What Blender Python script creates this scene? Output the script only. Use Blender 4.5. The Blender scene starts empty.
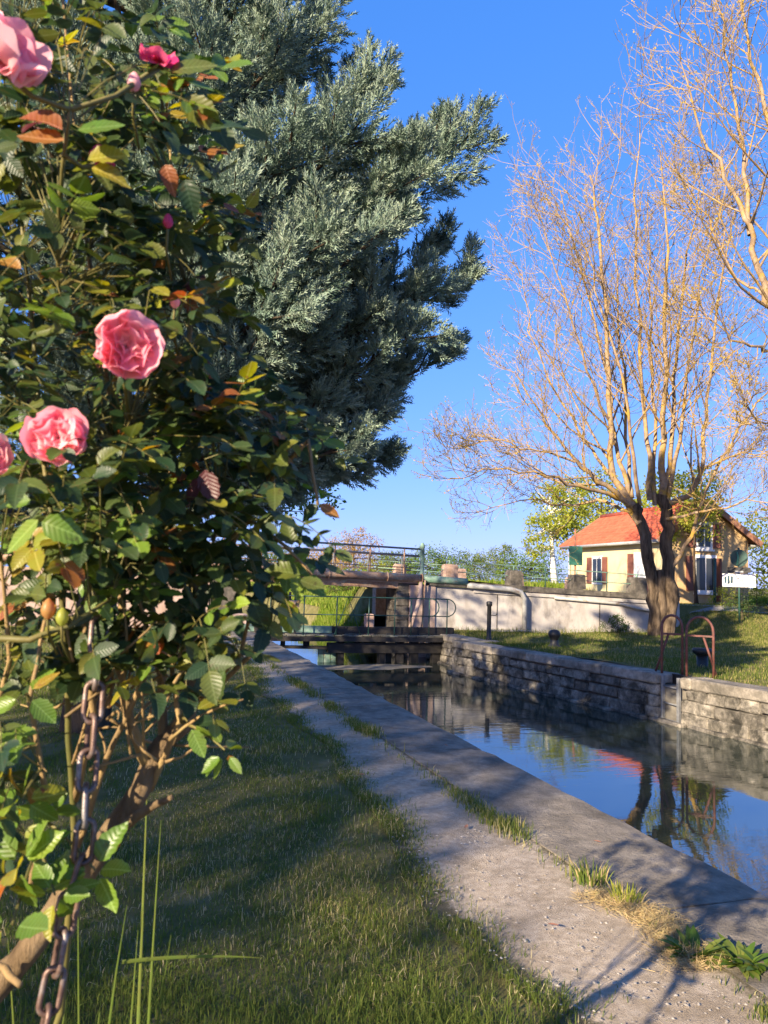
import bpy, math, random
import numpy as np
from mathutils import Vector, Matrix
R = math.radians
# ------------------------------------------------------------------ camera, sky, sun, exposure
scn = bpy.context.scene
col = scn.collection
F_PX, CAM_H = 770.0, 1.5
PITCH, ROLL, YAW = R(4.83), R(1.7), R(17.9)
cam_d = bpy.data.cameras.new('camera')
cam = bpy.data.objects.new('camera', cam_d)
col.objects.link(cam)
_f = Vector((math.sin(YAW) * math.cos(PITCH), math.cos(YAW) * math.cos(PITCH), math.sin(PITCH)))
_r0 = Vector((math.cos(YAW), -math.sin(YAW), 0))
_u0 = _r0.cross(_f)
_u = _u0 * math.cos(ROLL) - _r0 * math.sin(ROLL)
_r = _r0 * math.cos(ROLL) + _u0 * math.sin(ROLL)
M = Matrix.Identity(4)
for i in range(3):
    M[i][0], M[i][1], M[i][2] = _r[i], _u[i], -_f[i]
M[2][3] = CAM_H
cam.matrix_world = M
cam_d.sensor_fit = 'VERTICAL'
cam_d.sensor_height = 36.0
cam_d.lens = F_PX / 1024 * 36.0
cam_d.clip_start = 0.05
cam_d.clip_end = 3000
cam_d.dof.use_dof = True
cam_d.dof.focus_distance = 7.0
cam_d.dof.aperture_fstop = 8.5
scn.camera = cam

SUN_EL, SUN_AZ = 22.0, 235.0          # azimuth clockwise from +Y
wd = bpy.data.worlds.new('World')
scn.world = wd
wd.use_nodes = True
nt = wd.node_tree
nt.nodes.clear()
sky = nt.nodes.new('ShaderNodeTexSky')
sky.sky_type = 'NISHITA'
sky.sun_disc = False
sky.sun_elevation = R(SUN_EL)
sky.sun_rotation = R(SUN_AZ)
sky.altitude = 2500
sky.air_density = 1.0
sky.dust_density = 4.0
sky.ozone_density = 3.0
bgn = nt.nodes.new('ShaderNodeBackground')
bgn.inputs['Strength'].default_value = 0.105
out = nt.nodes.new('ShaderNodeOutputWorld')
sep = nt.nodes.new('ShaderNodeSeparateColor')       # the same soft grade over the whole dome: clear evening blue
cmb = nt.nodes.new('ShaderNodeCombineColor')
nt.links.new(sky.outputs[0], sep.inputs[0])
for ch_, (pw, gain) in enumerate(((.88, .36), (.50, .765), (.36, 1.84))):
    pn = nt.nodes.new('ShaderNodeMath'); pn.operation = 'POWER'
    pn.inputs[1].default_value = pw
    gn = nt.nodes.new('ShaderNodeMath'); gn.operation = 'MULTIPLY'
    gn.inputs[1].default_value = gain
    nt.links.new(sep.outputs[ch_], pn.inputs[0])
    nt.links.new(pn.outputs[0], gn.inputs[0])
    nt.links.new(gn.outputs[0], cmb.inputs[ch_])
nt.links.new(cmb.outputs[0], bgn.inputs[0])
nt.links.new(bgn.outputs[0], out.inputs[0])

sun_d = bpy.data.lights.new('sun', 'SUN')
sun_d.energy = 3.7
sun_d.angle = R(0.53)
sun_d.color = (1.0, 0.83, 0.60)
sun = bpy.data.objects.new('sun', sun_d)
col.objects.link(sun)
SDIR = Vector((math.sin(R(SUN_AZ)) * math.cos(R(SUN_EL)), math.cos(R(SUN_AZ)) * math.cos(R(SUN_EL)), math.sin(R(SUN_EL))))
sun.rotation_euler = SDIR.to_track_quat('Z', 'Y').to_euler()
sun.location = (0, 0, 60)
vs = scn.view_settings
vs.view_transform = 'Standard'
vs.look = 'None'
vs.exposure = 1.95
vs.gamma = 1.0
vs.use_curve_mapping = False
scn.cycles.use_denoising = True
scn.cycles.max_bounces = 8

# ------------------------------------------------------------------ helpers
rng = np.random.default_rng(7)
random.seed(7)
def at(px, py, depth):
    """world point seen at a photograph pixel, depth metres in front of the camera"""
    return Vector((0, 0, CAM_H)) + (_f + _r * ((px - 384) / F_PX) - _u * ((py - 512) / F_PX)) * depth
def smooth(t):
    t = min(max(t, 0.0), 1.0)
    return t * t * (3 - 2 * t)
def ss(t):
    t = np.clip(t, 0, 1)
    return t * t * (3 - 2 * t)

def make_mesh(name, V, quads=None, tris=None, smooth_sh=False, tint=None, mats=(), blade=None):
    V = np.asarray(V, np.float32).reshape(-1, 3)
    me = bpy.data.meshes.new(name)
    q = np.zeros((0, 4), np.int32) if quads is None or len(quads) == 0 else np.asarray(quads, np.int32)
    t = np.zeros((0, 3), np.int32) if tris is None or len(tris) == 0 else np.asarray(tris, np.int32)
    me.vertices.add(len(V))
    me.vertices.foreach_set('co', V.ravel())
    nl = q.size + t.size
    me.loops.add(nl)
    me.loops.foreach_set('vertex_index', np.concatenate([q.ravel(), t.ravel()]).astype(np.int32))
    me.polygons.add(len(q) + len(t))
    starts = np.concatenate([np.arange(len(q)) * 4, q.size + np.arange(len(t)) * 3]).astype(np.int32)
    me.polygons.foreach_set('loop_start', starts)
    me.polygons.foreach_set('use_smooth', np.full(len(starts), bool(smooth_sh)))
    if tint is not None:
        a = me.attributes.new('tint', 'FLOAT', 'POINT')
        a.data.foreach_set('value', np.asarray(tint, np.float32))
    if blade is not None:
        a = me.attributes.new('blade', 'FLOAT_VECTOR', 'POINT')
        a.data.foreach_set('vector', np.asarray(blade, np.float32).ravel())
    me.update(calc_edges=True)
    for m in mats:
        me.materials.append(m)
    return me

class MB:
    """collects boxes, tubes, prisms; build() links them as ONE mesh object"""
    def __init__(self):
        self.V, self.Q, self.T, self.n, self.tint = [], [], [], 0, []
    def add(self, V, quads=None, tris=None, tint=0.0):
        V = np.asarray(V, float).reshape(-1, 3)
        if quads is not None and len(quads):
            self.Q.append(np.asarray(quads, int).reshape(-1, 4) + self.n)
        if tris is not None and len(tris):
            self.T.append(np.asarray(tris, int).reshape(-1, 3) + self.n)
        self.V.append(V)
        self.n += len(V)
        self.tint.append(np.full(len(V), tint) if np.isscalar(tint) else np.asarray(tint))
        return self
    def box(self, lo, hi, jit=0.0, bev=0.0, rz=0.0, c=None):
        lo, hi = np.array(lo, float), np.array(hi, float)
        if bev > 0:
            V, Qd, Td = bevel_box(hi - lo, bev)
            V = V + (lo + hi) / 2
        else:
            V = np.array([[x, y, z] for x in (0, 1) for y in (0, 1) for z in (0, 1)], float) * (hi - lo) + lo
            Qd = [(0, 1, 3, 2), (4, 6, 7, 5), (0, 4, 5, 1), (2, 3, 7, 6), (0, 2, 6, 4), (1, 5, 7, 3)]
            Td = []
        if jit:
            V = V + rng.normal(0, jit, V.shape)
        if rz:
            cc = np.array(c if c is not None else (lo + hi) / 2)
            s, k = math.sin(rz), math.cos(rz)
            W = V - cc
            V = np.stack([W[:, 0] * k - W[:, 1] * s, W[:, 0] * s + W[:, 1] * k, W[:, 2]], 1) + cc
        return self.add(V, Qd, Td)
    def beam(self, p, q, w, h, up=(0, 0, 1)):
        p, q = Vector(p), Vector(q)
        d = (q - p).normalized()
        s = d.cross(Vector(up)).normalized()
        u = s.cross(d)
        V = []
        for e in (p, q):
            for a, b in ((-1, -1), (1, -1), (1, 1), (-1, 1)):
                V.append(e + s * (a * w / 2) + u * (b * h / 2))
        Qd = [(0, 1, 5, 4), (1, 2, 6, 5), (2, 3, 7, 6), (3, 0, 4, 7), (3, 2, 1, 0), (4, 5, 6, 7)]
        return self.add([tuple(v) for v in V], Qd)
    def tube(self, pts, rad, n=8, cap=True, tint=0.0, closed=False):
        P = [Vector(p) for p in pts]
        k = len(P)
        rad = [rad] * k if np.isscalar(rad) else list(rad)
        V, Qd, Td = [], [], []
        t0 = (P[1] - P[0]).normalized()
        ref = Vector((0, 0, 1)) if abs(t0.z) < 0.9 else Vector((1, 0, 0))
        u = t0.cross(ref).normalized()
        for i in range(k):
            if closed:
                t = (P[(i + 1) % k] - P[i - 1])
            else:
                t = P[min(i + 1, k - 1)] - P[max(i - 1, 0)]
            t = t.normalized() if t.length > 1e-9 else t0
            u = (u - t * u.dot(t))
            u = u.normalized() if u.length > 1e-6 else t.orthogonal().normalized()
            w = t.cross(u)
            for j in range(n):
                a = 2 * math.pi * j / n
                V.append(P[i] + (u * math.cos(a) + w * math.sin(a)) * rad[i])
        rings = k if closed else k - 1
        for i in range(rings):
            for j in range(n):
                a, b = i * n + j, i * n + (j + 1) % n
                i2 = (i + 1) % k
                Qd.append((a, b, i2 * n + (j + 1) % n, i2 * n + j))
        if cap and not closed:
            for e, rev in ((0, True), (k - 1, False)):
                V.append(P[e])
                ci = len(V) - 1
                for j in range(n):
                    a, b = e * n + j, e * n + (j + 1) % n
                    Td.append((ci, b, a) if rev else (ci, a, b))
        return self.add([tuple(v) for v in V], Qd, Td, tint)
    def lathe(self, base, prof, n=16):
        V, Qd, Td = [], [], []
        for r, z in prof:
            for j in range(n):
                a = 2 * math.pi * j / n
                V.append((base[0] + r * math.cos(a), base[1] + r * math.sin(a), base[2] + z))
        for i in range(len(prof) - 1):
            for j in range(n):
                a, b = i * n + j, i * n + (j + 1) % n
                Qd.append((a, b, b + n, a + n))
        V.append((base[0], base[1], base[2] + prof[-1][1]))
        c = len(V) - 1
        o = (len(prof) - 1) * n
        Td = [(c, o + j, o + (j + 1) % n) for j in range(n)]
        return self.add(V, Qd, Td)
    def mesh(self, name, mats=(), smooth_sh=False, usetint=False):
        V = np.concatenate(self.V) if self.V else np.zeros((0, 3))
        return make_mesh(name, V, np.concatenate(self.Q) if self.Q else None, np.concatenate(self.T) if self.T else None,
                         smooth_sh, np.concatenate(self.tint) if usetint else None, mats)
    def build(self, name, mat, parent=None, smooth_sh=False, usetint=False):
        return link(name, self.mesh(name, (mat,), smooth_sh, usetint), parent)

def bevel_box(size, b):
    hx, hy, hz = np.array(size) / 2
    b = min(b, hx * .9, hy * .9, hz * .9)
    V, idx = [], {}
    for sx in (-1, 1):
        for sy in (-1, 1):
            for sz in (-1, 1):
                for ax in range(3):
                    v = [sx * (hx - b), sy * (hy - b), sz * (hz - b)]
                    v[ax] = (sx * hx, sy * hy, sz * hz)[ax]
                    idx[(sx, sy, sz, ax)] = len(V)
                    V.append(v)
    Qd, Td = [], []
    I = lambda s, ax: idx[(s[0], s[1], s[2], ax)]
    for ax in range(3):
        o = [a for a in range(3) if a != ax]
        for s in (-1, 1):
            loop = []
            for a, c in ((-1, -1), (1, -1), (1, 1), (-1, 1)):
                k = [0, 0, 0]; k[ax] = s; k[o[0]] = a; k[o[1]] = c
                loop.append(I(k, ax))
            flip = (s < 0) != (ax == 1)
            Qd.append(loop[::-1] if flip else loop)
    for ax in range(3):
        o = [a for a in range(3) if a != ax]
        for a in (-1, 1):
            for c in (-1, 1):
                k1 = [0, 0, 0]; k1[o[0]] = a; k1[o[1]] = c
                k2 = list(k1); k1[ax] = -1; k2[ax] = 1
                Qd.append([I(k1, o[0]), I(k2, o[0]), I(k2, o[1]), I(k1, o[1])])
    for sx in (-1, 1):
        for sy in (-1, 1):
            for sz in (-1, 1):
                Td.append([idx[(sx, sy, sz, a)] for a in range(3)])
    return np.array(V), Qd, Td

def fix_normals(me):
    import bmesh
    bm = bmesh.new(); bm.from_mesh(me)
    bmesh.ops.recalc_face_normals(bm, faces=bm.faces)
    bm.to_mesh(me); bm.free()

def link(name, data, parent=None):
    o = bpy.data.objects.new(name, data)
    col.objects.link(o)
    if parent is not None:
        o.parent = parent
        if parent.type == 'EMPTY' or any(parent.location):
            o.matrix_parent_inverse = parent.matrix_basis.inverted()
    return o
def tag(o, label, cat, group=None, kind=None):
    o['label'] = label
    o['category'] = cat
    if group: o['group'] = group
    if kind: o['kind'] = kind
    return o
def thing(name, loc, label, cat, group=None):
    o = bpy.data.objects.new(name, None)
    o.empty_display_size = 0.2
    o.location = loc
    col.objects.link(o)
    return tag(o, label, cat, group)
def structure(o):
    o['kind'] = 'structure'
    return o
def stuff(o):
    o['kind'] = 'stuff'
    return o

# ------------------------------------------------------------------ materials
def new_mat(name):
    m = bpy.data.materials.new(name)
    m.use_nodes = True
    n = m.node_tree.nodes
    return m, m.node_tree, n['Principled BSDF'], n['Material Output']
def ramp(nt, stops):
    r = nt.nodes.new('ShaderNodeValToRGB')
    el = r.color_ramp.elements
    while len(el) < len(stops): el.new(0.5)
    for e, (p, c) in zip(el, stops):
        e.position = p
        e.color = (*c, 1) if len(c) == 3 else c
    return r
def noise(nt, scale, detail=6, rough=0.6, coord='Object', vec=None, dist=0.0):
    t = nt.nodes.new('ShaderNodeTexNoise')
    t.inputs['Scale'].default_value = scale
    t.inputs['Detail'].default_value = detail
    t.inputs['Roughness'].default_value = rough
    t.inputs['Distortion'].default_value = dist
    if vec is None:
        g = nt.nodes.new('ShaderNodeNewGeometry')
        vec = g.outputs['Position']
    nt.links.new(vec, t.inputs['Vector'])
    return t
def mixc(nt, fac, a, b, mode='MIX'):
    m = nt.nodes.new('ShaderNodeMix')
    m.data_type = 'RGBA'
    m.blend_type = mode
    for sock, v in ((m.inputs[0], fac), (m.inputs[6], a), (m.inputs[7], b)):
        if hasattr(v, 'is_linked'):
            nt.links.new(v, sock)
        elif isinstance(v, (int, float)):
            sock.default_value = v
        else:
            sock.default_value = (*v, 1)
    return m.outputs[2]
def bump(nt, height, strength, dist, bsdf):
    b = nt.nodes.new('ShaderNodeBump')
    b.inputs['Strength'].default_value = strength
    b.inputs['Distance'].default_value = dist
    nt.links.new(height, b.inputs['Height'])
    nt.links.new(b.outputs[0], bsdf.inputs['Normal'])
    return b
def rough_mat(name, stops, scale=4.0, rough=0.85, bscale=40.0, bstr=0.4, bdist=0.01, stain=None, stain_scale=1.2, stain_lo=.5, stain_hi=.65, metal=0.0, rnd=0.0, spec=0.4, stretch=None):
    """weathered surface: colour from noise through a ramp, second coarse stain, fine bump"""
    m, nt, b, o = new_mat(name)
    vec = None
    if stretch:
        g = nt.nodes.new('ShaderNodeNewGeometry')
        mp = nt.nodes.new('ShaderNodeMapping')
        mp.inputs['Scale'].default_value = stretch
        nt.links.new(g.outputs['Position'], mp.inputs['Vector'])
        vec = mp.outputs[0]
    n1 = noise(nt, scale, 8, 0.65, vec=vec)
    r = ramp(nt, stops)
    nt.links.new(n1.outputs[0], r.inputs[0])
    c = r.outputs[0]
    if stain is not None:
        n2 = noise(nt, stain_scale, 7, 0.7, vec=vec, dist=0.4)
        r2 = ramp(nt, [(stain_lo, (0, 0, 0)), (stain_hi, (1, 1, 1))])
        nt.links.new(n2.outputs[0], r2.inputs[0])
        c = mixc(nt, r2.outputs[0], c, stain)
    if rnd:
        oi = nt.nodes.new('ShaderNodeObjectInfo')
        hsv = nt.nodes.new('ShaderNodeHueSaturation')
        mr = nt.nodes.new('ShaderNodeMapRange')
        mr.inputs[3].default_value = 1 - rnd
        mr.inputs[4].default_value = 1 + rnd
        nt.links.new(oi.outputs['Random'], mr.inputs[0])
        nt.links.new(mr.outputs[0], hsv.inputs['Value'])
        nt.links.new(c, hsv.inputs['Color'])
        c = hsv.outputs[0]
    nt.links.new(c, b.inputs['Base Color'])
    b.inputs['Roughness'].default_value = rough
    b.inputs['Metallic'].default_value = metal
    b.inputs['Specular IOR Level'].default_value = spec
    n3 = noise(nt, bscale, 8, 0.7, vec=vec)
    bump(nt, n3.outputs[0], bstr, bdist, b)
    return m
def leaf_mat(name, stops, rough=0.45, trans=0.3, spec=0.4, vein=False, spot=None):
    """foliage: hue picked per leaf by the tint attribute / object random, with some light through the blade"""
    m, nt, b, o = new_mat(name)
    a = nt.nodes.new('ShaderNodeAttribute')
    a.attribute_name = 'tint'
    oi = nt.nodes.new('ShaderNodeObjectInfo')
    ad = nt.nodes.new('ShaderNodeMath'); ad.operation = 'ADD'
    nt.links.new(a.outputs['Fac'], ad.inputs[0])
    nt.links.new(oi.outputs['Random'], ad.inputs[1])
    fr = nt.nodes.new('ShaderNodeMath'); fr.operation = 'FRACT'
    nt.links.new(ad.outputs[0], fr.inputs[0])
    r = ramp(nt, stops)
    nt.links.new(fr.outputs[0], r.inputs[0])
    n = noise(nt, 45, 3, 0.5)
    c = mixc(nt, 0.22, r.outputs[0], n.outputs[1], 'SOFT_LIGHT')
    if spot is not None:        # blotches and browned patches
        n2 = noise(nt, 70, 4, .6)
        r2 = ramp(nt, [(.60, (0, 0, 0)), (.70, (1, 1, 1))])
        nt.links.new(n2.outputs[0], r2.inputs[0])
        c = mixc(nt, r2.outputs[0], c, spot)
    if vein:                    # midrib and slanting side veins, from the blade's own coordinates
        av = nt.nodes.new('ShaderNodeAttribute'); av.attribute_name = 'blade'
        sx_ = nt.nodes.new('ShaderNodeSeparateXYZ')
        nt.links.new(av.outputs['Vector'], sx_.inputs[0])
        def mth(op, a_, b_=None):
            k_ = nt.nodes.new('ShaderNodeMath'); k_.operation = op
            for s_, v_ in zip(k_.inputs, (a_, b_)):
                if v_ is None: continue
                if hasattr(v_, 'is_linked'): nt.links.new(v_, s_)
                else: s_.default_value = v_
            return k_.outputs[0]
        ax = mth('ABSOLUTE', sx_.outputs[0])
        ph = mth('FRACT', mth('MULTIPLY', mth('SUBTRACT', sx_.outputs[1], mth('MULTIPLY', ax, .75)), 8.0))
        side_ = mth('LESS_THAN', mth('ABSOLUTE', mth('SUBTRACT', ph, .5)), .10)
        mid_ = mth('LESS_THAN', ax, .022)
        vm = mth('MAXIMUM', mth('MULTIPLY', side_, .45), mid_)
        hv = nt.nodes.new('ShaderNodeHueSaturation')
        hv.inputs['Value'].default_value = 1.9
        hv.inputs['Saturation'].default_value = .85
        nt.links.new(c, hv.inputs['Color'])
        c = mixc(nt, mth('MULTIPLY', vm, .6), c, hv.outputs[0])
        bump(nt, mth('SUBTRACT', mth('ABSOLUTE', mth('SUBTRACT', ph, .5)), mth('MULTIPLY', mid_, .5)), .5, .0012, b)
    nt.links.new(c, b.inputs['Base Color'])
    b.inputs['Roughness'].default_value = rough
    b.inputs['Specular IOR Level'].default_value = spec
    tr = nt.nodes.new('ShaderNodeBsdfTranslucent')
    hs = nt.nodes.new('ShaderNodeHueSaturation')
    hs.inputs['Hue'].default_value = 0.485
    hs.inputs['Saturation'].default_value = 1.1
    hs.inputs['Value'].default_value = 1.6
    nt.links.new(c, hs.inputs['Color'])
    nt.links.new(hs.outputs[0], tr.inputs['Color'])
    mx = nt.nodes.new('ShaderNodeMixShader')
    mx.inputs[0].default_value = trans
    nt.links.new(b.outputs[0], mx.inputs[1])
    nt.links.new(tr.outputs[0], mx.inputs[2])
    nt.links.new(mx.outputs[0], o.inputs['Surface'])
    return m

MT = {}
MT['lawn'] = rough_mat('lawn_soil', [(.3, (.10, .095, .03)), (.5, (.15, .135, .05)), (.7, (.24, .20, .10))], 3.0, .95, 60, .8, .03, stain=(.10, .085, .05), stain_scale=.9, stain_lo=.55, stain_hi=.75, spec=.1)
MT['grass'] = leaf_mat('grass_blades', [(0, (.085, .125, .030)), (.35, (.12, .155, .036)), (.7, (.165, .185, .046)), (.86, (.28, .25, .08)), (.93, (.38, .33, .17)), (1, (.44, .38, .22))], .95, .45, .0)
MT['lawn_grass'] = leaf_mat('lawn_blades', [(0, (.07, .105, .022)), (.4, (.11, .14, .03)), (.75, (.17, .18, .045)), (.9, (.28, .25, .09)), (1, (.36, .30, .13))], .9, .3, .03)
MT['bank_grass'] = leaf_mat('bank_blades', [(0, (.09, .15, .02)), (.5, (.15, .22, .03)), (.85, (.24, .27, .05)), (1, (.32, .30, .10))], .9, .35, .03)
MT['straw'] = leaf_mat('dry_straw', [(0, (.36, .27, .13)), (.6, (.45, .35, .18)), (1, (.30, .22, .09))], .7, .2, .2)
MT['path'] = rough_mat('path_gravel', [(.25, (.24, .195, .14)), (.5, (.39, .32, .24)), (.75, (.52, .44, .345))], 22, .95, 130, .9, .012, stain=(.20, .155, .10), stain_scale=2.4, stain_lo=.46, stain_hi=.74, spec=.15)
def path_mat():
    m = MT['path']
    nt = m.node_tree
    b = nt.nodes['Principled BSDF']
    src = b.inputs['Base Color'].links[0].from_socket
    a = nt.nodes.new('ShaderNodeAttribute'); a.attribute_name = 'tint'
    n = noise(nt, 16, 8, .75)
    ad = nt.nodes.new('ShaderNodeMath'); ad.operation = 'ADD'
    nt.links.new(a.outputs['Fac'], ad.inputs[0]); nt.links.new(n.outputs[0], ad.inputs[1])
    r = ramp(nt, [(.80, (0, 0, 0)), (.98, (1, 1, 1))])
    nt.links.new(ad.outputs[0], r.inputs[0])
    sc = nt.nodes.new('ShaderNodeMath'); sc.operation = 'MULTIPLY'; sc.inputs[1].default_value = .85
    nt.links.new(r.outputs[0], sc.inputs[0])
    nt.links.new(mixc(nt, sc.outputs[0], src, (.085, .075, .04)), b.inputs['Base Color'])
path_mat()      # earth and thin grass creep in from the edges of the gravel
MT['quay'] = rough_mat('quay_concrete', [(.3, (.17, .148, .115)), (.5, (.28, .24, .19)), (.72, (.40, .35, .28))], 7, .9, 38, 1.0, .03, stain=(.11, .096, .074), stain_scale=2.2, stain_lo=.42, stain_hi=.7, spec=.2)
MT['stone'] = rough_mat('lock_stone', [(.25, (.09, .08, .062)), (.5, (.23, .205, .165)), (.7, (.40, .355, .285))], 9, .9, 22, 1.0, .05, stain=(.045, .042, .034), stain_scale=3.2, stain_lo=.44, stain_hi=.62, rnd=.35, spec=.2)
MT['coping'] = rough_mat('coping_stone', [(.3, (.17, .15, .118)), (.55, (.29, .255, .205)), (.75, (.40, .355, .285))], 8, .9, 30, 1.0, .03, stain=(.08, .074, .058), stain_scale=2.6, stain_lo=.45, stain_hi=.7, rnd=.15, spec=.2)
MT['mortar'] = rough_mat('wall_mortar', [(.3, (.10, .09, .072)), (.7, (.20, .18, .145))], 9, .95, 40, .6, .01)
MT['plaster'] = rough_mat('grey_plaster', [(.3, (.27, .245, .22)), (.5, (.40, .37, .34)), (.7, (.48, .45, .42))], 2.5, .9, 30, .25, .008, stain=(.16, .14, .115), stain_scale=1.3, stain_lo=.52, stain_hi=.72, stretch=(1, 1, .45), spec=.2)
MT['pink_plaster'] = rough_mat('pink_plaster', [(.3, (.33, .235, .19)), (.5, (.44, .33, .275)), (.7, (.50, .40, .345))], 3, .9, 30, .3, .008, stain=(.30, .20, .15), stain_scale=1.6, stain_lo=.5, stain_hi=.72, stretch=(1, 1, .5), spec=.2)
MT['dark_stone'] = rough_mat('weathered_shaded_stone', [(.3, (.045, .04, .035)), (.5, (.10, .09, .075)), (.72, (.20, .175, .145))], 5, .9, 40, .8, .02, rnd=.12, spec=.2)  # weathered masonry; its dark tone also paints shade on near pillars
MT['warm_stone'] = rough_mat('warm_pillar_stone', [(.3, (.26, .17, .12)), (.5, (.40, .27, .20)), (.7, (.50, .37, .29))], 8, .9, 40, .6, .01, rnd=.12, spec=.2)
MT['rust'] = rough_mat('rusty_steel', [(.3, (.20, .11, .07)), (.5, (.36, .22, .14)), (.7, (.48, .36, .25))], 7, .8, 60, .4, .004, stain=(.36, .36, .27), stain_scale=4, stain_lo=.55, stain_hi=.62)
MT['green_paint'] = rough_mat('worn_green_paint', [(.3, (.09, .18, .13)), (.5, (.16, .26, .20)), (.7, (.28, .36, .29))], 7, .6, 50, .3, .003, stain=(.25, .13, .08), stain_scale=5, stain_lo=.6, stain_hi=.66)
MT['gate_timber'] = rough_mat('black_gate_timber', [(.3, (.010, .009, .008)), (.6, (.028, .024, .02)), (.8, (.07, .058, .045))], 9, .75, 60, .6, .008, rnd=.2)
MT['gate_plank'] = rough_mat('grey_gate_plank', [(.3, (.06, .055, .04)), (.5, (.14, .13, .10)), (.75, (.22, .25, .18))], 6, .85, 60, .6, .006, rnd=.3)
MT['grey_pipe'] = rough_mat('grey_zinc_pipe', [(.3, (.27, .27, .26)), (.7, (.42, .42, .40))], 6, .55, 60, .2, .002, stain=(.24, .17, .12), stain_scale=3, stain_lo=.58, stain_hi=.66)
MT['black_iron'] = rough_mat('black_iron', [(.3, (.010, .010, .011)), (.7, (.028, .027, .026))], 8, .5, 60, .3, .003)
MT['red_iron'] = rough_mat('oxide_red_iron', [(.3, (.075, .026, .020)), (.5, (.125, .044, .033)), (.75, (.19, .09, .07))], 10, .7, 80, .4, .003, stain=(.08, .05, .04), stain_scale=8, stain_lo=.55, stain_hi=.65)
MT['grey_iron'] = rough_mat('grey_iron', [(.3, (.10, .105, .11)), (.7, (.22, .22, .22))], 10, .6, 80, .3, .003)
MT['bark'] = rough_mat('grey_brown_bark', [(.32, (.030, .022, .015)), (.5, (.115, .084, .057)), (.72, (.21, .158, .108))], 9, .95, 26, 1.0, .05, stretch=(1, 1, .22), spec=.1)  # trunk bark, darkened so that shade is part of its colour
MT['lichen_bark'] = rough_mat('lichen_bark', [(.3, (.13, .092, .06)), (.5, (.28, .20, .13)), (.7, (.40, .30, .20))], 6, .95, 30, .6, .02, stain=(.42, .26, .055), stain_scale=3.2, stain_lo=.5, stain_hi=.62, spec=.1)
MT['twig'] = rough_mat('pinkish_twig', [(.3, (.22, .145, .055)), (.7, (.36, .25, .085))], 5, .9, 30, .2, .005, spec=.1)
MT['bud'] = leaf_mat('swelling_buds', [(0, (.38, .25, .075)), (.6, (.42, .30, .065)), (1, (.40, .34, .05))], .7, .25, .2)
MT['dark_bark'] = rough_mat('dark_bark', [(.3, (.03, .022, .016)), (.5, (.075, .055, .038)), (.75, (.13, .10, .07))], 12, .95, 40, 1.0, .03, stretch=(1, 1, .3), spec=.1)
MT['birch_bark'] = rough_mat('white_birch_bark', [(.32, (.12, .10, .085)), (.42, (.60, .56, .50)), (.8, (.74, .70, .64))], 3, .8, 30, .4, .01, stretch=(.6, .6, 3))
MT['juniper'] = leaf_mat('blue_green_scale_foliage', [(0, (.032, .055, .044)), (.35, (.072, .115, .090)), (.7, (.165, .23, .18)), (1, (.28, .34, .255))], .9, .10, .04)  # ramp ends paint shaded and lit foliage, besides paler young tips
MT['leaf_green'] = leaf_mat('fresh_green_leaves', [(0, (.05, .10, .015)), (.5, (.09, .16, .02)), (1, (.15, .22, .035))], .5, .4, .3)
MT['leaf_dark'] = leaf_mat('deep_green_leaves', [(0, (.03, .06, .012)), (.5, (.05, .09, .018)), (1, (.09, .13, .03))], .5, .3, .3)
MT['leaf_yellow'] = leaf_mat('yellow_green_leaves', [(0, (.22, .26, .035)), (.5, (.30, .33, .05)), (1, (.38, .37, .07))], .8, .45, .05)
MT['leaf_mid'] = leaf_mat('mid_green_leaves', [(0, (.08, .12, .02)), (.5, (.12, .165, .03)), (1, (.19, .21, .05))], .6, .35, .2)
MT['leaf_ochre'] = leaf_mat('ochre_spring_leaves', [(0, (.27, .17, .06)), (.5, (.35, .235, .08)), (1, (.36, .30, .10))], .7, .3, .2)
MT['rose_leaf'] = leaf_mat('rose_leaf', [(0, (.018, .042, .018)), (.40, (.032, .060, .020)), (.68, (.055, .082, .018)), (.93, (.085, .105, .016)), (1, (.20, .19, .02))], .42, .36, .4, True, (.05, .045, .012))
MT['rose_young'] = leaf_mat('young_rose_leaf', [(0, (.20, .24, .02)), (.45, (.26, .22, .02)), (.7, (.30, .15, .03)), (1, (.26, .08, .03))], .42, .45, .4, True, (.16, .06, .02))
MT['rose_red'] = leaf_mat('red_rose_leaf', [(0, (.07, .018, .022)), (1, (.11, .03, .03))], .42, .3, .4, True)
MT['rose_bright'] = leaf_mat('bright_rose_leaf', [(0, (.085, .155, .02)), (.7, (.12, .20, .025)), (1, (.20, .27, .03))], .36, .40, .45, True, (.07, .10, .015))  # lighter leaf copy; some placed leaves carry sunlight in this colour
MT['petal'] = leaf_mat('pink_petal', [(0, (.74, .30, .35)), (.5, (.80, .42, .45)), (1, (.84, .56, .54))], .6, .45, .2)
MT['petal_deep'] = leaf_mat('deep_pink_petal', [(0, (.55, .05, .16)), (1, (.68, .12, .22))], .55, .3, .25)
MT['cane'] = rough_mat('rose_cane', [(.3, (.15, .10, .045)), (.5, (.26, .17, .07)), (.7, (.30, .23, .09))], 14, .75, 60, .7, .006, stretch=(1, 1, .35))
MT['green_cane'] = rough_mat('green_rose_cane', [(.3, (.075, .085, .022)), (.7, (.16, .125, .035))], 10, .6, 60, .3, .003)
MT['old_cane'] = rough_mat('woody_rose_trunk', [(.3, (.075, .05, .03)), (.5, (.21, .145, .08)), (.72, (.32, .235, .14))], 22, .9, 60, 1.0, .02, stretch=(1, 1, .25), spec=.15)
MT['chain'] = rough_mat('rusted_chain', [(.3, (.075, .04, .03)), (.5, (.15, .095, .075)), (.68, (.25, .235, .235))], 30, .45, 90, .4, .002, metal=.45)
MT['wall_cream'] = rough_mat('cream_render', [(.3, (.58, .48, .26)), (.7, (.64, .55, .32))], 1.5, .9, 20, .15, .005, spec=.2)
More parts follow.
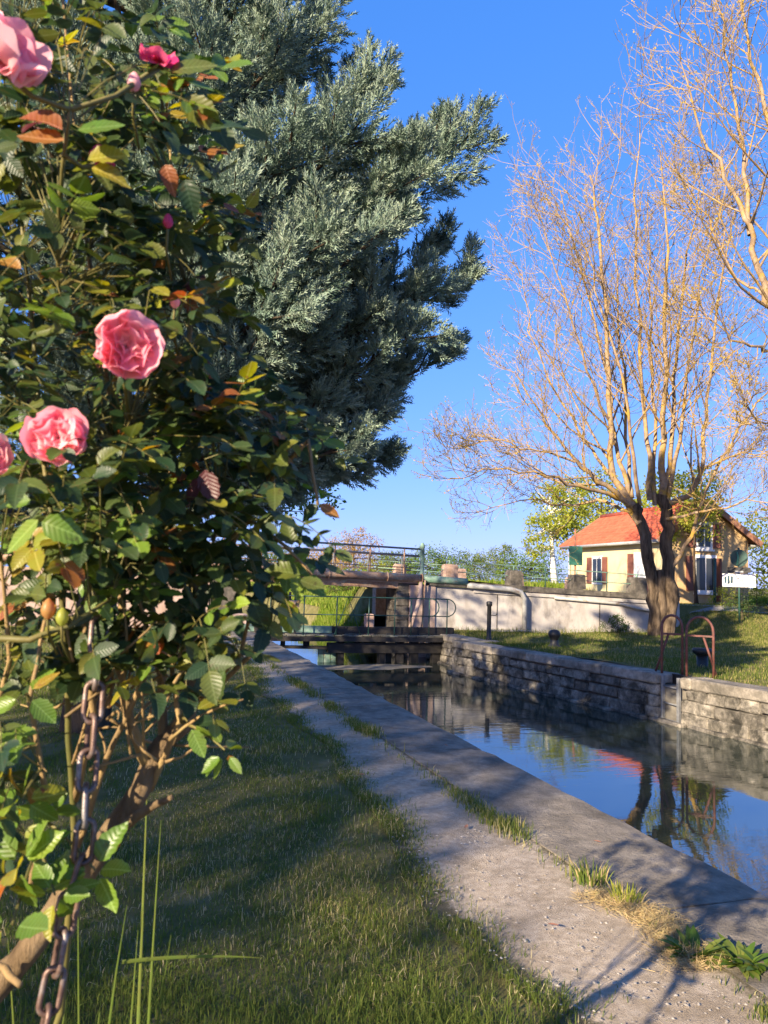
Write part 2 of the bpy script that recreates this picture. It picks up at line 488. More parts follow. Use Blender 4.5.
MT['wall_tan'] = rough_mat('tan_render', [(.3, (.40, .255, .115)), (.5, (.47, .32, .16)), (.7, (.52, .38, .21))], 2, .9, 20, .2, .005, spec=.2)
MT['roof_red'] = rough_mat('red_clay_tile', [(.3, (.36, .075, .04)), (.6, (.48, .125, .065)), (.8, (.56, .24, .14))], 4, .85, 25, .3, .01, spec=.2)
MT['roof_brown'] = rough_mat('brown_roof_edge', [(.3, (.24, .10, .055)), (.7, (.38, .19, .11))], 5, .85, 25, .3, .01)
MT['shutter'] = rough_mat('brown_shutter', [(.3, (.15, .05, .032)), (.7, (.21, .085, .055))], 5, .7, 40, .2, .004)
MT['white'] = rough_mat('white_paint', [(.3, (.68, .66, .63)), (.7, (.80, .78, .75))], 3, .7, 30, .1, .003)
MT['green_steel'] = rough_mat('dark_green_steel', [(.3, (.018, .055, .045)), (.7, (.035, .09, .07))], 6, .5, 50, .1, .002)
MT['teal_panel'] = rough_mat('teal_green_panel', [(.3, (.03, .14, .10)), (.7, (.06, .21, .15))], 4, .6, 50, .1, .002)
MT['tarmac'] = rough_mat('grey_road', [(.3, (.16, .15, .14)), (.7, (.28, .26, .24))], 8, .95, 80, .5, .006, spec=.15)
MT['black_plastic'] = rough_mat('black_plastic', [(.3, (.012, .012, .013)), (.7, (.022, .022, .022))], 8, .5, 30, .1, .002)
MT['navy'] = rough_mat('navy_print', [(.3, (.012, .045, .07)), (.7, (.02, .07, .10))], 8, .6, 30, .1, .002)
MT['grey_print'] = rough_mat('grey_print', [(.3, (.30, .30, .31)), (.7, (.36, .36, .37))], 8, .6, 30, .1, .002)
MT['scum'] = rough_mat('floating_scum', [(.3, (.10, .085, .06)), (.6, (.20, .175, .13)), (.8, (.30, .26, .19))], 14, .9, 60, .8, .01)
MT['pebble'] = rough_mat('pebble', [(.3, (.20, .175, .14)), (.7, (.42, .38, .32))], 30, .9, 100, .3, .003)
def glass_mat():
    m, nt, b, o = new_mat('window_glass')
    b.inputs['Base Color'].default_value = (.03, .035, .04, 1)
    b.inputs['Roughness'].default_value = .06
    return m
MT['glass'] = glass_mat()
def water_mat():
    m, nt, b, o = new_mat('canal_water')
    b.inputs['Base Color'].default_value = (.022, .030, .020, 1)
    b.inputs['Roughness'].default_value = .5
    b.inputs['Specular IOR Level'].default_value = 0
    gl = nt.nodes.new('ShaderNodeBsdfGlossy')
    gl.inputs['Roughness'].default_value = .015
    gl.inputs['Color'].default_value = (.92, .96, 1, 1)
    fr = nt.nodes.new('ShaderNodeFresnel')
    fr.inputs['IOR'].default_value = 3.2
    g = nt.nodes.new('ShaderNodeNewGeometry')
    mp = nt.nodes.new('ShaderNodeMapping')
    mp.inputs['Rotation'].default_value = (0, 0, R(18))
    mp.inputs['Scale'].default_value = (.55, 1.6, 1)
    nt.links.new(g.outputs['Position'], mp.inputs['Vector'])
    n1 = noise(nt, 4.5, 4, .55, vec=mp.outputs[0], dist=.6)
    n2 = noise(nt, .5, 2, .5, vec=mp.outputs[0])
    r2 = ramp(nt, [(.35, (.15, .15, .15)), (.65, (1, 1, 1))])
    nt.links.new(n2.outputs[0], r2.inputs[0])
    ml = nt.nodes.new('ShaderNodeMath'); ml.operation = 'MULTIPLY'
    nt.links.new(n1.outputs[0], ml.inputs[0]); nt.links.new(r2.outputs[0], ml.inputs[1])
    bp = nt.nodes.new('ShaderNodeBump')
    bp.inputs['Strength'].default_value = .13
    bp.inputs['Distance'].default_value = .02
    nt.links.new(ml.outputs[0], bp.inputs['Height'])
    for n in (gl, fr, b):
        nt.links.new(bp.outputs[0], n.inputs['Normal'])
    mx = nt.nodes.new('ShaderNodeMixShader')
    nt.links.new(fr.outputs[0], mx.inputs[0])
    nt.links.new(b.outputs[0], mx.inputs[1]); nt.links.new(gl.outputs[0], mx.inputs[2])
    nt.links.new(mx.outputs[0], o.inputs['Surface'])
    return m
MT['water'] = water_mat()
# ------------------------------------------------------------------ the setting: ground, water, path, quay
WATER_Z = -0.75
LEFT_EDGE, QUAY_IN = 3.0, 2.27
def wall_x(y):
    """left face of the right-hand lock wall"""
    if y < 17.4: return 8.75 + (9.2 - y) * 0.158
    return 7.98 if y < 20.7 else 7.40        # recess for the open gate, then the bank beyond
WING_Y = 20.75
def h_right(x, y):
    lawn = .03 * math.sin(x * 1.3 + y * .7) + .02 * math.sin(y * 2.1)
    east = .85 * smooth((y - 15.5) / 8.0)
    front = lawn + (east + .0) * smooth((x - 15.2) / 3.0)
    if x < 16.6 and y < 21.2:
        return front
    emb = max(1.22 - .045 * (x - 7), .78)
    if x < 16.6:
        back = emb if y < 26.5 else .25 + (emb - .25) * (1 - smooth((y - 26.5) / 3))
    else:
        back = .85
    bank = .15 + 1.15 * smooth((x - 9) / 9) + .55 * smooth((y - 40) / 60)
    if y > 26.5 and x < 19:
        back = max(.1, bank) * smooth((y - 26.5) / 5) + back * (1 - smooth((y - 26.5) / 5))
    return back if y > 21.2 or x > 16.6 and y > 23.5 else front
def h_left(x, y):
    g = .025 * math.sin(x * 1.7 + y * .9) + .015 * math.sin(y * 2.7 + x)
    g += .10 * smooth((-x - 1.0) / 6)
    g = g * smooth((2.2 - x) / .8)
    if y > 21.3 and x < 2.85:
        e = 1.2 if y < 26 else .1 + 1.1 * (1 - smooth((y - 26) / 3))
        return e
    return g
def grid_mesh(xs_of_y, ys, hf, name, mat, first_low=None):
    V = []
    k = len(xs_of_y(ys[0]))
    for y in ys:
        for i, x in enumerate(xs_of_y(y)):
            z = hf(x, y)
            if first_low and i < 2 and y > 26:
                z = (-1.1, -.35)[i]
            V.append((x, y, z))
    Qd = [(a * k + b, a * k + b + 1, (a + 1) * k + b + 1, (a + 1) * k + b) for a in range(len(ys) - 1) for b in range(k - 1)]
    me = make_mesh(name, V, Qd, smooth_sh=True, mats=(mat,))
    return me
ys = list(np.arange(-14, 20.5, .5)) + [20.75, 21.1, 21.3, 21.45] + list(np.arange(22, 32, .7)) + list(np.arange(33, 60, 2.5)) + [65, 75, 90, 110, 140, 190, 260, 400, 700]
ys = [-400, -200, -80, -40, -24] + ys
offs = [.38, .6, .85, 1.1, 1.4, 1.8, 2.3, 2.8, 3.4, 4, 4.6, 5.2, 5.9, 6.5, 7.2, 7.9, 8.6, 9.2, 9.8, 10.5, 11.3, 12, 13, 14, 16, 18, 21, 25, 30, 38, 50, 70, 100, 160, 260, 420, 700]
gr = structure(link('ground', grid_mesh(lambda y: [wall_x(min(max(y, -30), 40)) + (o + (.72 if y > 21.2 else 0) if y < 26 else o - .38) for o in offs], ys, h_right, 'ground', MT['lawn'], True)))
gl = structure(link('ground', grid_mesh(lambda y: [(QUAY_IN + .02 if y < 20.9 else LEFT_EDGE) - (o - .38) for o in offs], ys, h_left, 'ground', MT['lawn'], True)))
fix_normals(gr.data); fix_normals(gl.data)
for o in (gr, gl):
    if o.data.polygons[400].normal.z < 0:
        o.data.flip_normals()
# the canal bed and the water
structure(MB().box((-20, -300, -3.2), (40, 700, -3.0)).build('canal_bed', MT['mortar']))
wv = []
wq = []
wys = [-300, -40] + list(np.arange(-20, 60, 4)) + [80, 140, 300, 690]
for i, y in enumerate(wys):
    wv += [(LEFT_EDGE - .6, y, WATER_Z), (wall_x(min(max(y, -30), 40)) + .7, y, WATER_Z)]
    if i: wq.append((2 * i - 2, 2 * i - 1, 2 * i + 1, 2 * i))
structure(link('water', make_mesh('water', wv, wq, mats=(MT['water'],))))

# towpath: pale gravel, its edges wander
def path_edges(y):
    l = 1.42 + .20 * smooth((y - 2.5) / 4) + .24 * smooth((y - 7) / 8) + .05 * math.sin(y * 1.1) + .04 * math.sin(y * 2.9 + 1)
    r = 2.30 + .02 * math.sin(y * 1.7)
    return l, r
pv, pq, pt_ = [], [], []
pys = list(np.arange(-14, 20.7, .25))
for i, y in enumerate(pys):
    l, r = path_edges(y)
    for j in range(7):
        t = (0, .08, .2, .5, .8, .93, 1)[j]
        pt_.append((.62, .5, .26, .05, .16, .38, .6)[j])
        x = l + (r - l) * t
        pv.append((x, y, h_left(x, y) + .004 + .020 * smooth(t * 1.3) - .006 * math.sin(t * math.pi) + .003 * math.sin(y * 3.3 + x * 5)))
    if i:
        for j in range(6):
            a = (i - 1) * 7 + j
            pq.append((a, a + 1, a + 8, a + 7))
pa = structure(link('towpath', make_mesh('towpath', pv, pq, smooth_sh=True, tint=pt_, mats=(MT['path'],))))
# loose pebbles lying on the path: too many to count
pb = MB()
ico = np.array([(0, 0, 1), (.9, 0, .25), (.28, .85, .3), (-.72, .53, .2), (-.7, -.5, .3), (.3, -.85, .25)])
icot = [(0, 1, 2), (0, 2, 3), (0, 3, 4), (0, 4, 5), (0, 5, 1)]
for k in range(2600):
    y = 2.0 + 12 * rng.random() ** 1.6
    l, r = path_edges(y)
    x = l + (r - l) * rng.random()
    s = (.0025 + .006 * rng.random() ** 3)
    a = rng.random() * 6.28
    W = ico * np.array([s * (1 + rng.random()), s, s * .7])
    ca, sa = math.cos(a), math.sin(a)
    W = np.stack([W[:, 0] * ca - W[:, 1] * sa, W[:, 0] * sa + W[:, 1] * ca, W[:, 2]], 1) + (x, y, h_left(x, y) + .021)
    pb.add(W, None, icot)
tag(stuff(pb.build('gravel', MT['pebble'])), 'loose pale pebbles scattered over the towpath', 'gravel', kind='stuff')

# left quay: concrete slabs with narrow joints
quay = structure(MB().box((QUAY_IN + .03, -14, -2.9), (LEFT_EDGE - .02, 20.9, -.16)).build('quay', MT['mortar']))
yy = -14.0
qi = 0
while yy < 20.8:
    L = 2.9 + .5 * rng.random()
    if qi == 5: L = 3.07 - yy if yy < 2.2 else L
    y1 = min(yy + L, 20.88)
    nx, ny = 7, 14
    V, Qd = [], []
    g = .009
    for j in range(ny + 1):
        for i in range(nx + 1):
            x = QUAY_IN + (LEFT_EDGE - QUAY_IN) * i / nx
            y = yy + g + (y1 - yy - 2 * g) * j / ny
            edge = i == nx
            z = .030 + rng.normal(0, .0025) - (.012 if edge else 0) - (.006 if j in (0, ny) else 0)
            V.append((x + (rng.normal(0, .011) if edge else 0), y, z))
    for j in range(ny):
        for i in range(nx):
            a = j * (nx + 1) + i
            Qd.append((a, a + 1, a + nx + 2, a + nx + 1))
    # skirt down the sides
    rim = [i for i in range(nx + 1)] + [(j + 1) * (nx + 1) + nx for j in range(ny)] + [ny * (nx + 1) + i for i in range(nx - 1, -1, -1)] + [j * (nx + 1) for j in range(ny - 1, 0, -1)]
    b0 = len(V)
    for k in rim:
        V.append((V[k][0], V[k][1], -.16))
    for k in range(len(rim)):
        a, b = rim[k], rim[(k + 1) % len(rim)]
        Qd.append((b0 + k, b0 + (k + 1) % len(rim), b, a))
    link('slab', make_mesh('slab', V, Qd, mats=(MT['quay'],)), quay)
    yy = y1
    qi += 1

# ------------------------------------------------------------------ right lock wall, block by block
def rot_mesh_box(sx, sy, sz, bev, jit):
    V, Qd, Td = bevel_box((sx, sy, sz), bev)
    return V + rng.normal(0, jit, V.shape), Qd, Td
lw = thing('lock_wall', (8.5, 11, WATER_Z), 'long rough stone lock wall across the water below the lawn', 'wall')
core = MB()
pts = [(wall_x(y), y) for y in (-14, 0, 9.2, 17.38, 17.42, 20.6)]
V = []
for x, y in pts:
    for dx in (.10, .75):
        for z in (-2.9, -.15):
            V.append((x + dx, y, z))
Qd = []
for i in range(len(pts) - 1):
    a, b = 4 * i, 4 * i + 4
    Qd += [(a, a + 1, b + 1, b), (a + 2, b + 2, b + 3, a + 3), (a + 1, a + 3, b + 3, b + 1)]
core.add(V, Qd).build('core', MT['mortar'], lw)
stone_meshes = []
for k in range(10):
    V, Qd, Td = rot_mesh_box(1, 1, 1, .001, 0)
    stone_meshes.append(None)
LAD_Y = (10.55, 11.02)
def stone_at(y0, y1, z0, z1, depth, mat, name, prot=0.0, bev=.018, jit=.006):
    ym = (y0 + y1) / 2
    L = (y1 - y0) - .012
    V, Qd, Td = bevel_box((depth, L, (z1 - z0) - .012), bev)
    V = V + rng.normal(0, jit, V.shape)
    ang = math.atan(.158) if ym < 17.4 else 0.0
    c, s = math.cos(ang), math.sin(ang)
    x = wall_x(ym) + depth / 2 - prot
    W = np.stack([V[:, 0] * c - V[:, 1] * s * 1.0, V[:, 0] * s * 0 + V[:, 1] * 1.0, V[:, 2]], 1)
    W += (x, ym, (z0 + z1) / 2)
    me = make_mesh(name, W, Qd, Td, mats=(mat,))
    link(name, me, lw)
zc = [-1.0, -.74, -.53, -.33, -.155]
for r_ in range(4):
    y = 3.0 + rng.random() * .4
    while y < 20.5:
        L = .34 + .55 * rng.random()
        y1 = min(y + L, 20.55)
        if y < 17.39 < y1: y1 = 17.4
        a, b = y, y1
        if not (b < LAD_Y[0] or a > LAD_Y[1]):
            if a < LAD_Y[0] - .15: b = LAD_Y[0]
            elif b > LAD_Y[1] + .15: a = LAD_Y[1]
            else:
                y = y1
                continue
        stone_at(a, b, zc[r_] + rng.normal(0, .008), zc[r_ + 1] + rng.normal(0, .008), .26, MT['stone'], 'stone', rng.random() * .018, .022, .008)
        y = y1
y = 3.0
while y < 20.5:
    L = 1.0 + .5 * rng.random()
    y1 = min(y + L, 20.58)
    if y < 17.39 < y1: y1 = 17.4
    a, b = y, y1
    if y < LAD_Y[0] < y1: b = y1 = LAD_Y[0]
    if LAD_Y[0] <= y < LAD_Y[1]:
        y = LAD_Y[1]
        continue
    stone_at(a, b, -.155, .028, .52, MT['coping'], 'coping_stone', .025, .025, .005)
    y = y1
for k, (z0, z1) in enumerate(((-1.2, -.74), (-.735, -.42), (-.415, -.16), (-.155, .026))):     # return face of the recess
    MB().box((7.47 + .006 * k, 17.14, z0), (8.62, 17.415, z1), .004, .02).build('corner_stone', MT['stone'] if k < 3 else MT['coping'], lw)
# ledge at the waterline
V = []
for y in np.arange(4, 20.6, .8):
    V.append(y)
led = MB()
for a, b in zip(V[:-1], V[1:]):
    led.box((wall_x((a + b) / 2) - .09, a, -1.2), (wall_x((a + b) / 2) + .1, b - .005, -.70 + rng.normal(0, .008)), .008, .02)
led.build('footing', MT['stone'], lw)

# ladder set in a slot of the wall, with two hooped grab rails
lad = thing('lock_ladder', (wall_x(10.8) + .1, 10.8, 0), 'oxide red hooped ladder rails at a slot in the lock wall', 'ladder')
sx = wall_x(10.8)
MB().box((sx + .27, LAD_Y[0] - .05, -1.6), (sx + .34, LAD_Y[1] + .05, .02)).build('slot_back', MT['gate_timber'], lad)
for yv in (LAD_Y[0] + .04, LAD_Y[1] - .04):
    MB().box((sx + .015, yv - .025, -1.5), (sx + .075, yv + .025, .005), 0, .006).build('stile', MT['grey_iron'], lad)
for z in np.arange(-1.25, -.02, .27):
    MB().tube([(sx + .045, LAD_Y[0] + .05, z), (sx + .045, LAD_Y[1] - .05, z)], .014, 8).build('rung', MT['grey_iron'], lad, True)
def hoop(p0, p1, brace, h=.98):
    """tall inverted U from p0 to p1 with a cross bar and a raking leg"""
    p0, p1 = Vector(p0), Vector(p1)
    m = (p0 + p1) / 2
    w = (p1 - p0) / 2
    r = w.length
    t = MB()
    pts = [p0, p0 + Vector((0, 0, h - r - .04))]
    for k in range(1, 10):
        a = math.pi * k / 10
        pts.append(m - w * math.cos(a) + Vector((0, 0, h - r - .04 + (r + .04) * math.sin(a))))
    pts += [p1 + Vector((0, 0, h - r - .04)), p1]
    t.tube(pts, .022, 8)
    o = t.build('hoop', MT['red_iron'], lad, True)
    zc_ = h * .68
    MB().beam(p0 + Vector((0, 0, zc_)), p1 + Vector((0, 0, zc_)), .045, .03).build('cross_bar', MT['red_iron'], o)
    MB().tube([m + Vector((0, 0, zc_)) + brace * .2, m + brace], .019, 8).build('raking_leg', MT['red_iron'], o, True)
hoop((sx + .10, LAD_Y[1] + .06, .02), (sx + .34, LAD_Y[0] + .13 + .18, .02), Vector((.04, .14, .02 - .0)) * 1.0 + Vector((-.17, .12, 0)))
hoop((sx + .30, LAD_Y[0] + .02 + .14, .02), (sx + .60, LAD_Y[0] - .12, .02), Vector((.22, -.13, .02)))

# iron post and two bollards on the lawn edge
ip = thing('mooring_post', (8.62, 17.8, 0), 'slim rusty black iron post standing by the lock gate', 'post')
MB().lathe((8.62, 17.8, 0), [(.075, 0), (.07, .05), (.055, .07), (.052, .84), (.075, .86), (.075, .95), (.06, .965), (.0, .97)], 14).build('shaft', MT['black_iron'], ip, True)
MB().tube([(8.66, 17.78, .62), (8.78, 17.74, .62), (8.80, 17.735, .66)], .012, 6).build('hook', MT['black_iron'], ip, True)
def bollard(x, y, z, s, label):
    b = thing('bollard', (x, y, z), label, 'bollard', 'cast iron mooring bollards on the lawn')
    MB().lathe((x, y, z - .02), [(.15 * s, 0), (.15 * s, .05), (.11 * s, .07), (.095 * s, .12), (.09 * s, .2)], 18).build('base', MT['black_iron'], b, True)
    MB().lathe((x, y, z + .16), [(.09 * s, 0), (.105 * s, .05), (.135 * s, .09), (.145 * s, .14), (.125 * s, .2), (.07 * s, .235), (.0, .245)], 18).build('head', MT['black_iron'], b, True)
bollard(9.4, 15.95, 0, 1.0, 'squat black bollard alone on the lawn before the wing wall')
bo = thing('bollard', (10.0, 11.75, 0), 'wide topped black bollard behind the red ladder hoops', 'bollard', 'cast iron mooring bollards on the lawn')
MB().lathe((10.0, 11.75, -.02), [(.13, 0), (.13, .04), (.10, .06), (.10, .27)], 16).build('base', MT['black_iron'], bo, True)
MB().lathe((10.0, 11.75, .24), [(.10, 0), (.17, .05), (.18, .09), (.17, .13), (.0, .14)], 16).build('head', MT['black_iron'], bo, True)

# ------------------------------------------------------------------ bridge
br = thing('bridge', (5.2, 23, 0), 'low road bridge with rusty steel edge and thin railings over the canal', 'bridge')
def deck_z(x):
    return 1.68 - .022 * (x - 4)
def slab(x0, x1, y0, y1, t, name, mat, parent, dz=0.0, n=6):
    V, Qd = [], []
    for i in range(n + 1):
        x = x0 + (x1 - x0) * i / n
        z = deck_z(x) + dz
        V += [(x, y0, z - t), (x, y1, z - t), (x, y1, z), (x, y0, z)]
    for i in range(n):
        a = 4 * i
        for k in range(4):
            Qd.append((a + k, a + (k + 1) % 4, a + 4 + (k + 1) % 4, a + 4 + k))
    Qd += [(3, 2, 1, 0), (4 * n, 4 * n + 1, 4 * n + 2, 4 * n + 3)]
    o = MB().add(V, Qd).build(name, mat, parent)
    fix_normals(o.data)
    return o
slab(-7, 7.9, 21.02, 25.4, .26, 'deck', MT['pink_plaster'], br)
slab(2.7, 7.3, 21.06, 21.2, .16, 'steel_girder', MT['rust'], br, -.262)
slab(2.7, 7.3, 25.1, 25.3, .16, 'steel_girder', MT['rust'], br, -.262)
for x in np.arange(3.2, 7.2, .8):
    MB().box((x, 21.2, deck_z(x) - .40), (x + .1, 25.1, deck_z(x) - .27)).build('cross_girder', MT['rust'], br)
# big pipe clamped along the edge: rusty, then green, then grey
def pipe(pts, r, mat, parent, name='pipe', n=12):
    return MB().tube(pts, r, n).build(name, MT[mat], parent, True)
pipe([(x, 20.90, deck_z(x) - .10) for x in (-7, -2, 2, 5, 7.95)], .115, 'rust', br)
pipe([(7.95, 20.90, deck_z(7.95) - .10), (9.35, 20.84, deck_z(9.35) - .135)], .105, 'green_paint', br)
for x in (3.5, 5.2, 6.9, 7.95):
    c = [(x, 20.90 + .125 * math.cos(a), deck_z(x) - .10 + .125 * math.sin(a)) for a in np.linspace(0, 2 * math.pi, 15)[:-1]]
    MB().tube(c, .016, 6, closed=True).build('pipe_clamp', MT['rust'], br, True)
# abutments
for (a, b, nm) in (((7.30, 21.05, -1.6), (7.95, 22.1, deck_z(7.6) - .265), 'pier'), ((2.0, 21.05, -1.6), (2.72, 25.4, deck_z(2.4) - .265), 'abutment')):
    MB().box(a, b, 0, .02).build(nm, MT['dark_stone'], br)
MB().box((8.36, 22.11, -1.6), (8.9, 25.4, 1.30), 0, .02).build('abutment', MT['dark_stone'], br)
for k, z in enumerate(np.arange(-1.0, 1.2, .31)):
    for j, y in enumerate(np.arange(21.0, 21.5, .75)):
        MB().box((7.26, y + (k % 2) * .2, z), (7.33, y + (k % 2) * .2 + .73, z + .295), .004, .015).build('stone', MT['dark_stone'], br)
for k, z in enumerate(np.arange(-.95, 1.1, .41)):
    MB().box((7.22, 20.97, z), (7.60, 21.06, z + .395), .006, .02).build('quoin', MT['dark_stone'], br)
MB().box((7.62, 20.93, -1.5), (8.42, 21.06, deck_z(8) - .30), .003, .015).build('plaster_pilaster', MT['pink_plaster'], br)
pipe([(7.45, 20.55, -.1), (7.78, 20.66, .75), (7.92, 20.86, 1.38)], .06, 'pink_plaster', br, 'leaning_pipe')
pipe([(8.02, 20.78, 1.45), (7.99, 20.80, .75), (7.96, 20.80, -.2)], .025, 'rust', br, 'drain_rod')
# railings either side
def railing(y, x0, x1, h, parent, n, mats):
    rl = MB().tube([(x0, y, deck_z(x0) + h), (x1, y, deck_z(x1) + h)], .028, 8).build('top_rail', MT[mats[0]], parent, True)
    for f in (.70, .26):
        MB().tube([(x0, y, deck_z(x0) + h * f), (x1, y, deck_z(x1) + h * f)], .016, 6).build('lower_rail', MT[mats[1]], parent, True)
    for k in range(n):
        x = x0 + (x1 - x0) * (k + .5) / n
        MB().tube([(x, y, deck_z(x) - .01), (x, y, deck_z(x) + h)], .022, 6).build('post', MT[mats[2]], parent, True)
railing(21.12, -6.5, 8.0, .75, br, 14, ('grey_iron', 'rust', 'rust'))
railing(25.3, -6.5, 9.5, .72, br, 13, ('grey_iron', 'rust', 'grey_iron'))
MB().lathe((8.03, 21.1, deck_z(8) - .01), [(.085, 0), (.085, .04), (.065, .06), (.065, .80), (.085, .82), (.06, .90), (.03, .95), (.0, .97)], 12).build('end_post', MT['green_paint'], br, True)
structure(MB().add([(-60, 21.4, 1.245), (-60, 25.2, 1.245), (-7, 25.2, 1.70), (-7, 21.4, 1.70), (8, 25.2, 1.60), (8, 21.4, 1.60), (17, 24.0, .90), (17, 21.2, .90)],
                   [(0, 3, 2, 1), (3, 5, 4, 2), (5, 7, 6, 4)]).build('road', MT['tarmac']))
rv, rq = [], []
rxs = [16.9, 17.6, 18.4, 19.2, 20, 21, 22, 24, 26, 29, 33, 40, 60]
for i, x in enumerate(rxs):       # the lane goes on past the house, following the ground
    a_ = smooth((x - 16.9) / 3)
    y0_, y1_ = 21.2 - .3 * a_, 23.4 - 1.1 * a_
    for j in range(6):
        y = y0_ + (y1_ - y0_) * j / 5
        rv.append((x, y, h_right(x, y) + .03))
    if i:
        rq += [((i - 1) * 6 + j, i * 6 + j, i * 6 + j + 1, (i - 1) * 6 + j + 1) for j in range(5)]
structure(link('road', make_mesh('road', rv, rq, smooth_sh=True, mats=(MT['tarmac'],))))

# ------------------------------------------------------------------ wing walls
ww = thing('wing_wall', (11.5, WING_Y, 0), 'long pale plastered wing wall with dark coping and pillars, right of bridge', 'wall')
def wy(x): return 20.98 - (x - 8.4) * .055
def wtop(x): return 1.46 - (x - 8.4) * .034
V, Qd = [], []
N = 12
for i in range(N + 1):
    x = 8.42 + (16.6 - 8.42) * i / N
    V += [(x, wy(x), -.3), (x, wy(x) + .35, -.3), (x, wy(x) + .35, wtop(x) - .17), (x, wy(x), wtop(x) - .17)]
for i in range(N):
    a = 4 * i
    for k in range(4):
        Qd.append((a + k, a + (k + 1) % 4, a + 4 + (k + 1) % 4, a + 4 + k))
Qd += [(3, 2, 1, 0), (4 * N, 4 * N + 1, 4 * N + 2, 4 * N + 3)]
o = MB().add(V, Qd).build('plaster_wall', MT['plaster'], ww)
fix_normals(o.data)
x = 8.2
while x < 16.5:
    x1 = min(x + 1.0 + .4 * rng.random(), 16.7)
    bm_ = MB().beam((x + .006, wy(x) + .14, wtop(x) - .085), (x1 - .006, wy(x1) + .14, wtop(x1) - .085), .50, .16)
    o = bm_.build('coping_stone', MT['dark_stone'], ww)
    x = x1
MB().beam((9.6, wy(9.6) - .02, wtop(9.6) - .25), (16.3, wy(16.3) - .02, wtop(16.3) - .25), .06, .10).build('drip_moulding', MT['plaster'], ww)
for xs in (10.35, 13.75):
    MB().box((xs, wy(xs) - .012, -.1), (xs + .025, wy(xs) + .02, wtop(xs) - .2)).build('expansion_joint', MT['dark_stone'], ww)
pipe([(9.35, 20.82, 1.33), (9.8, 20.74, 1.30), (10.7, 20.70, 1.25), (11.05, 20.69, 1.17), (11.18, 20.69, .98), (11.19, 20.69, .03)], .075, 'grey_pipe', ww, 'drainpipe')
MB().box((9.9, 20.5, .0), (11.3, 20.72, .06), .004, .01).build('pipe_plinth', MT['plaster'], ww)
pipe([(12.2, wy(12.2) - .06, wtop(12.2) - .30), (14.4, wy(14.4) - .06, wtop(14.4) - .36), (15.0, wy(15) - .07, wtop(15) - .47), (16.1, wy(16) - .08, .62)], .045, 'grey_pipe', ww, 'pipe')
def pillar(x, y, z, w, h, mat, parent, name='pillar'):
    t = MB()
    V = []
    for zz, s in ((0, 1.0), (h * .88, .95), (h * .93, .90), (h, .80)):
        for a, b in ((-1, -1), (1, -1), (1, 1), (-1, 1)):
            V.append((x + a * w / 2 * s, y + b * w / 2 * s, z + zz))
    Qd = [(3, 2, 1, 0), (12, 13, 14, 15)]
    for r_ in range(3):
        for k in range(4):
            Qd.append((4 * r_ + k, 4 * r_ + (k + 1) % 4, 4 * r_ + 4 + (k + 1) % 4, 4 * r_ + 4 + k))
    t.add(np.array(V) + rng.normal(0, .006, (16, 3)), Qd)
    p = t.build(name, MT[mat], parent)
    MB().tube([(x, y, z + h - .03), (x, y, z + h + .12)], .03, 8).build('stanchion', MT['green_paint'], p, True)
    return p
NP = [(8.9, 'warm_stone', .40, .50), (10.95, 'dark_stone', .40, .46), (13.05, 'dark_stone', .42, .46), (15.15, 'dark_stone', .46, .5)]  # most near pillars get darker stone: shade put into their colour
for x, m_, w, h in NP:
    pillar(x, wy(x) + .14, wtop(x) - .01, w, h, m_, ww)
for dz in (.58, .28):
    MB().tube([(8.05, 21.1, deck_z(8) + dz + .05)] + [(x, wy(x) + .14, wtop(x) + dz) for x in (8.9, 10.95, 13.05, 15.15, 16.4)], .016, 6).build('rail', MT['green_paint'], ww, True)
for x in (12.0, 14.1, 16.4):
    MB().tube([(x, wy(x) + .14, wtop(x) - .02), (x, wy(x) + .14, wtop(x) + .60)], .02, 6).build('rail_post', MT['green_steel'], ww, True)
fp = thing('parapet', (11, 25.5, 1.2), 'row of low sunlit stone pillars with rail along the far roadside', 'parapet')
for x in (8.9, 11.2, 13.5, 15.8):
    pillar(x, 25.6, deck_z(8) - .16 - (x - 8) * .04, .38, .58, 'warm_stone', fp)
for dz in (.62, .36):
    MB().tube([(8.0, 25.6, deck_z(8) - .12 + dz), (16.5, 25.6, deck_z(8) - .46 + dz)], .015, 6).build('rail', MT['green_paint'], fp, True)
MB().box((8.0, 25.4, .2), (16.6, 25.8, 1.12), 0, .01).build('plinth', MT['warm_stone'], fp)
lwg = thing('wing_wall', (0, 21.0, 0), 'pink plastered wing wall left of the bridge behind the roses', 'wall')
MB().box((-9, 21.04, -.3), (1.98, 21.36, deck_z(0) - .28), 0, .01).build('plaster_wall', MT['pink_plaster'], lwg)
MB().box((1.6, 20.55, -.3), (2.95, 21.03, .42), .004, .03).build('footing_block', MT['pink_plaster'], lwg)

# ------------------------------------------------------------------ lock gate with its walkway
gt = thing('lock_gate', (5.2, 19.6, WATER_Z), 'weathered black and green timber lock gate with thin walkway railing', 'lock gate')
def gy(x): return 19.75 - .05 * (x - 3) if x > 0 else 19.75
gx0, gx1 = 2.2, 8.35
MB().beam((gx0, gy(gx0), .13), (5.0, gy(5.0), .10), .14, .17).build('balance_beam', MT['green_paint'], gt)
MB().beam((5.0, gy(5) - .02, .10), (gx1, gy(gx1), .10), .20, .17).build('balance_beam', MT['gate_timber'], gt)
nP = 20
for k in range(nP):
    x = 3.05 + (7.95 - 3.05) * k / nP
    MB().box((x + .006, gy(x) - .34, -.055 + rng.normal(0, .004)), (x + .236, gy(x) - .02 + .42, -.012 + rng.normal(0, .004)), .002, .006).build('walkway_plank', MT['gate_plank'], gt)
MB().beam((2.9, gy(2.9) - .30, -.12), (7.95, gy(7.95) - .30, -.12), .07, .12).build('walkway_bearer', MT['gate_timber'], gt)
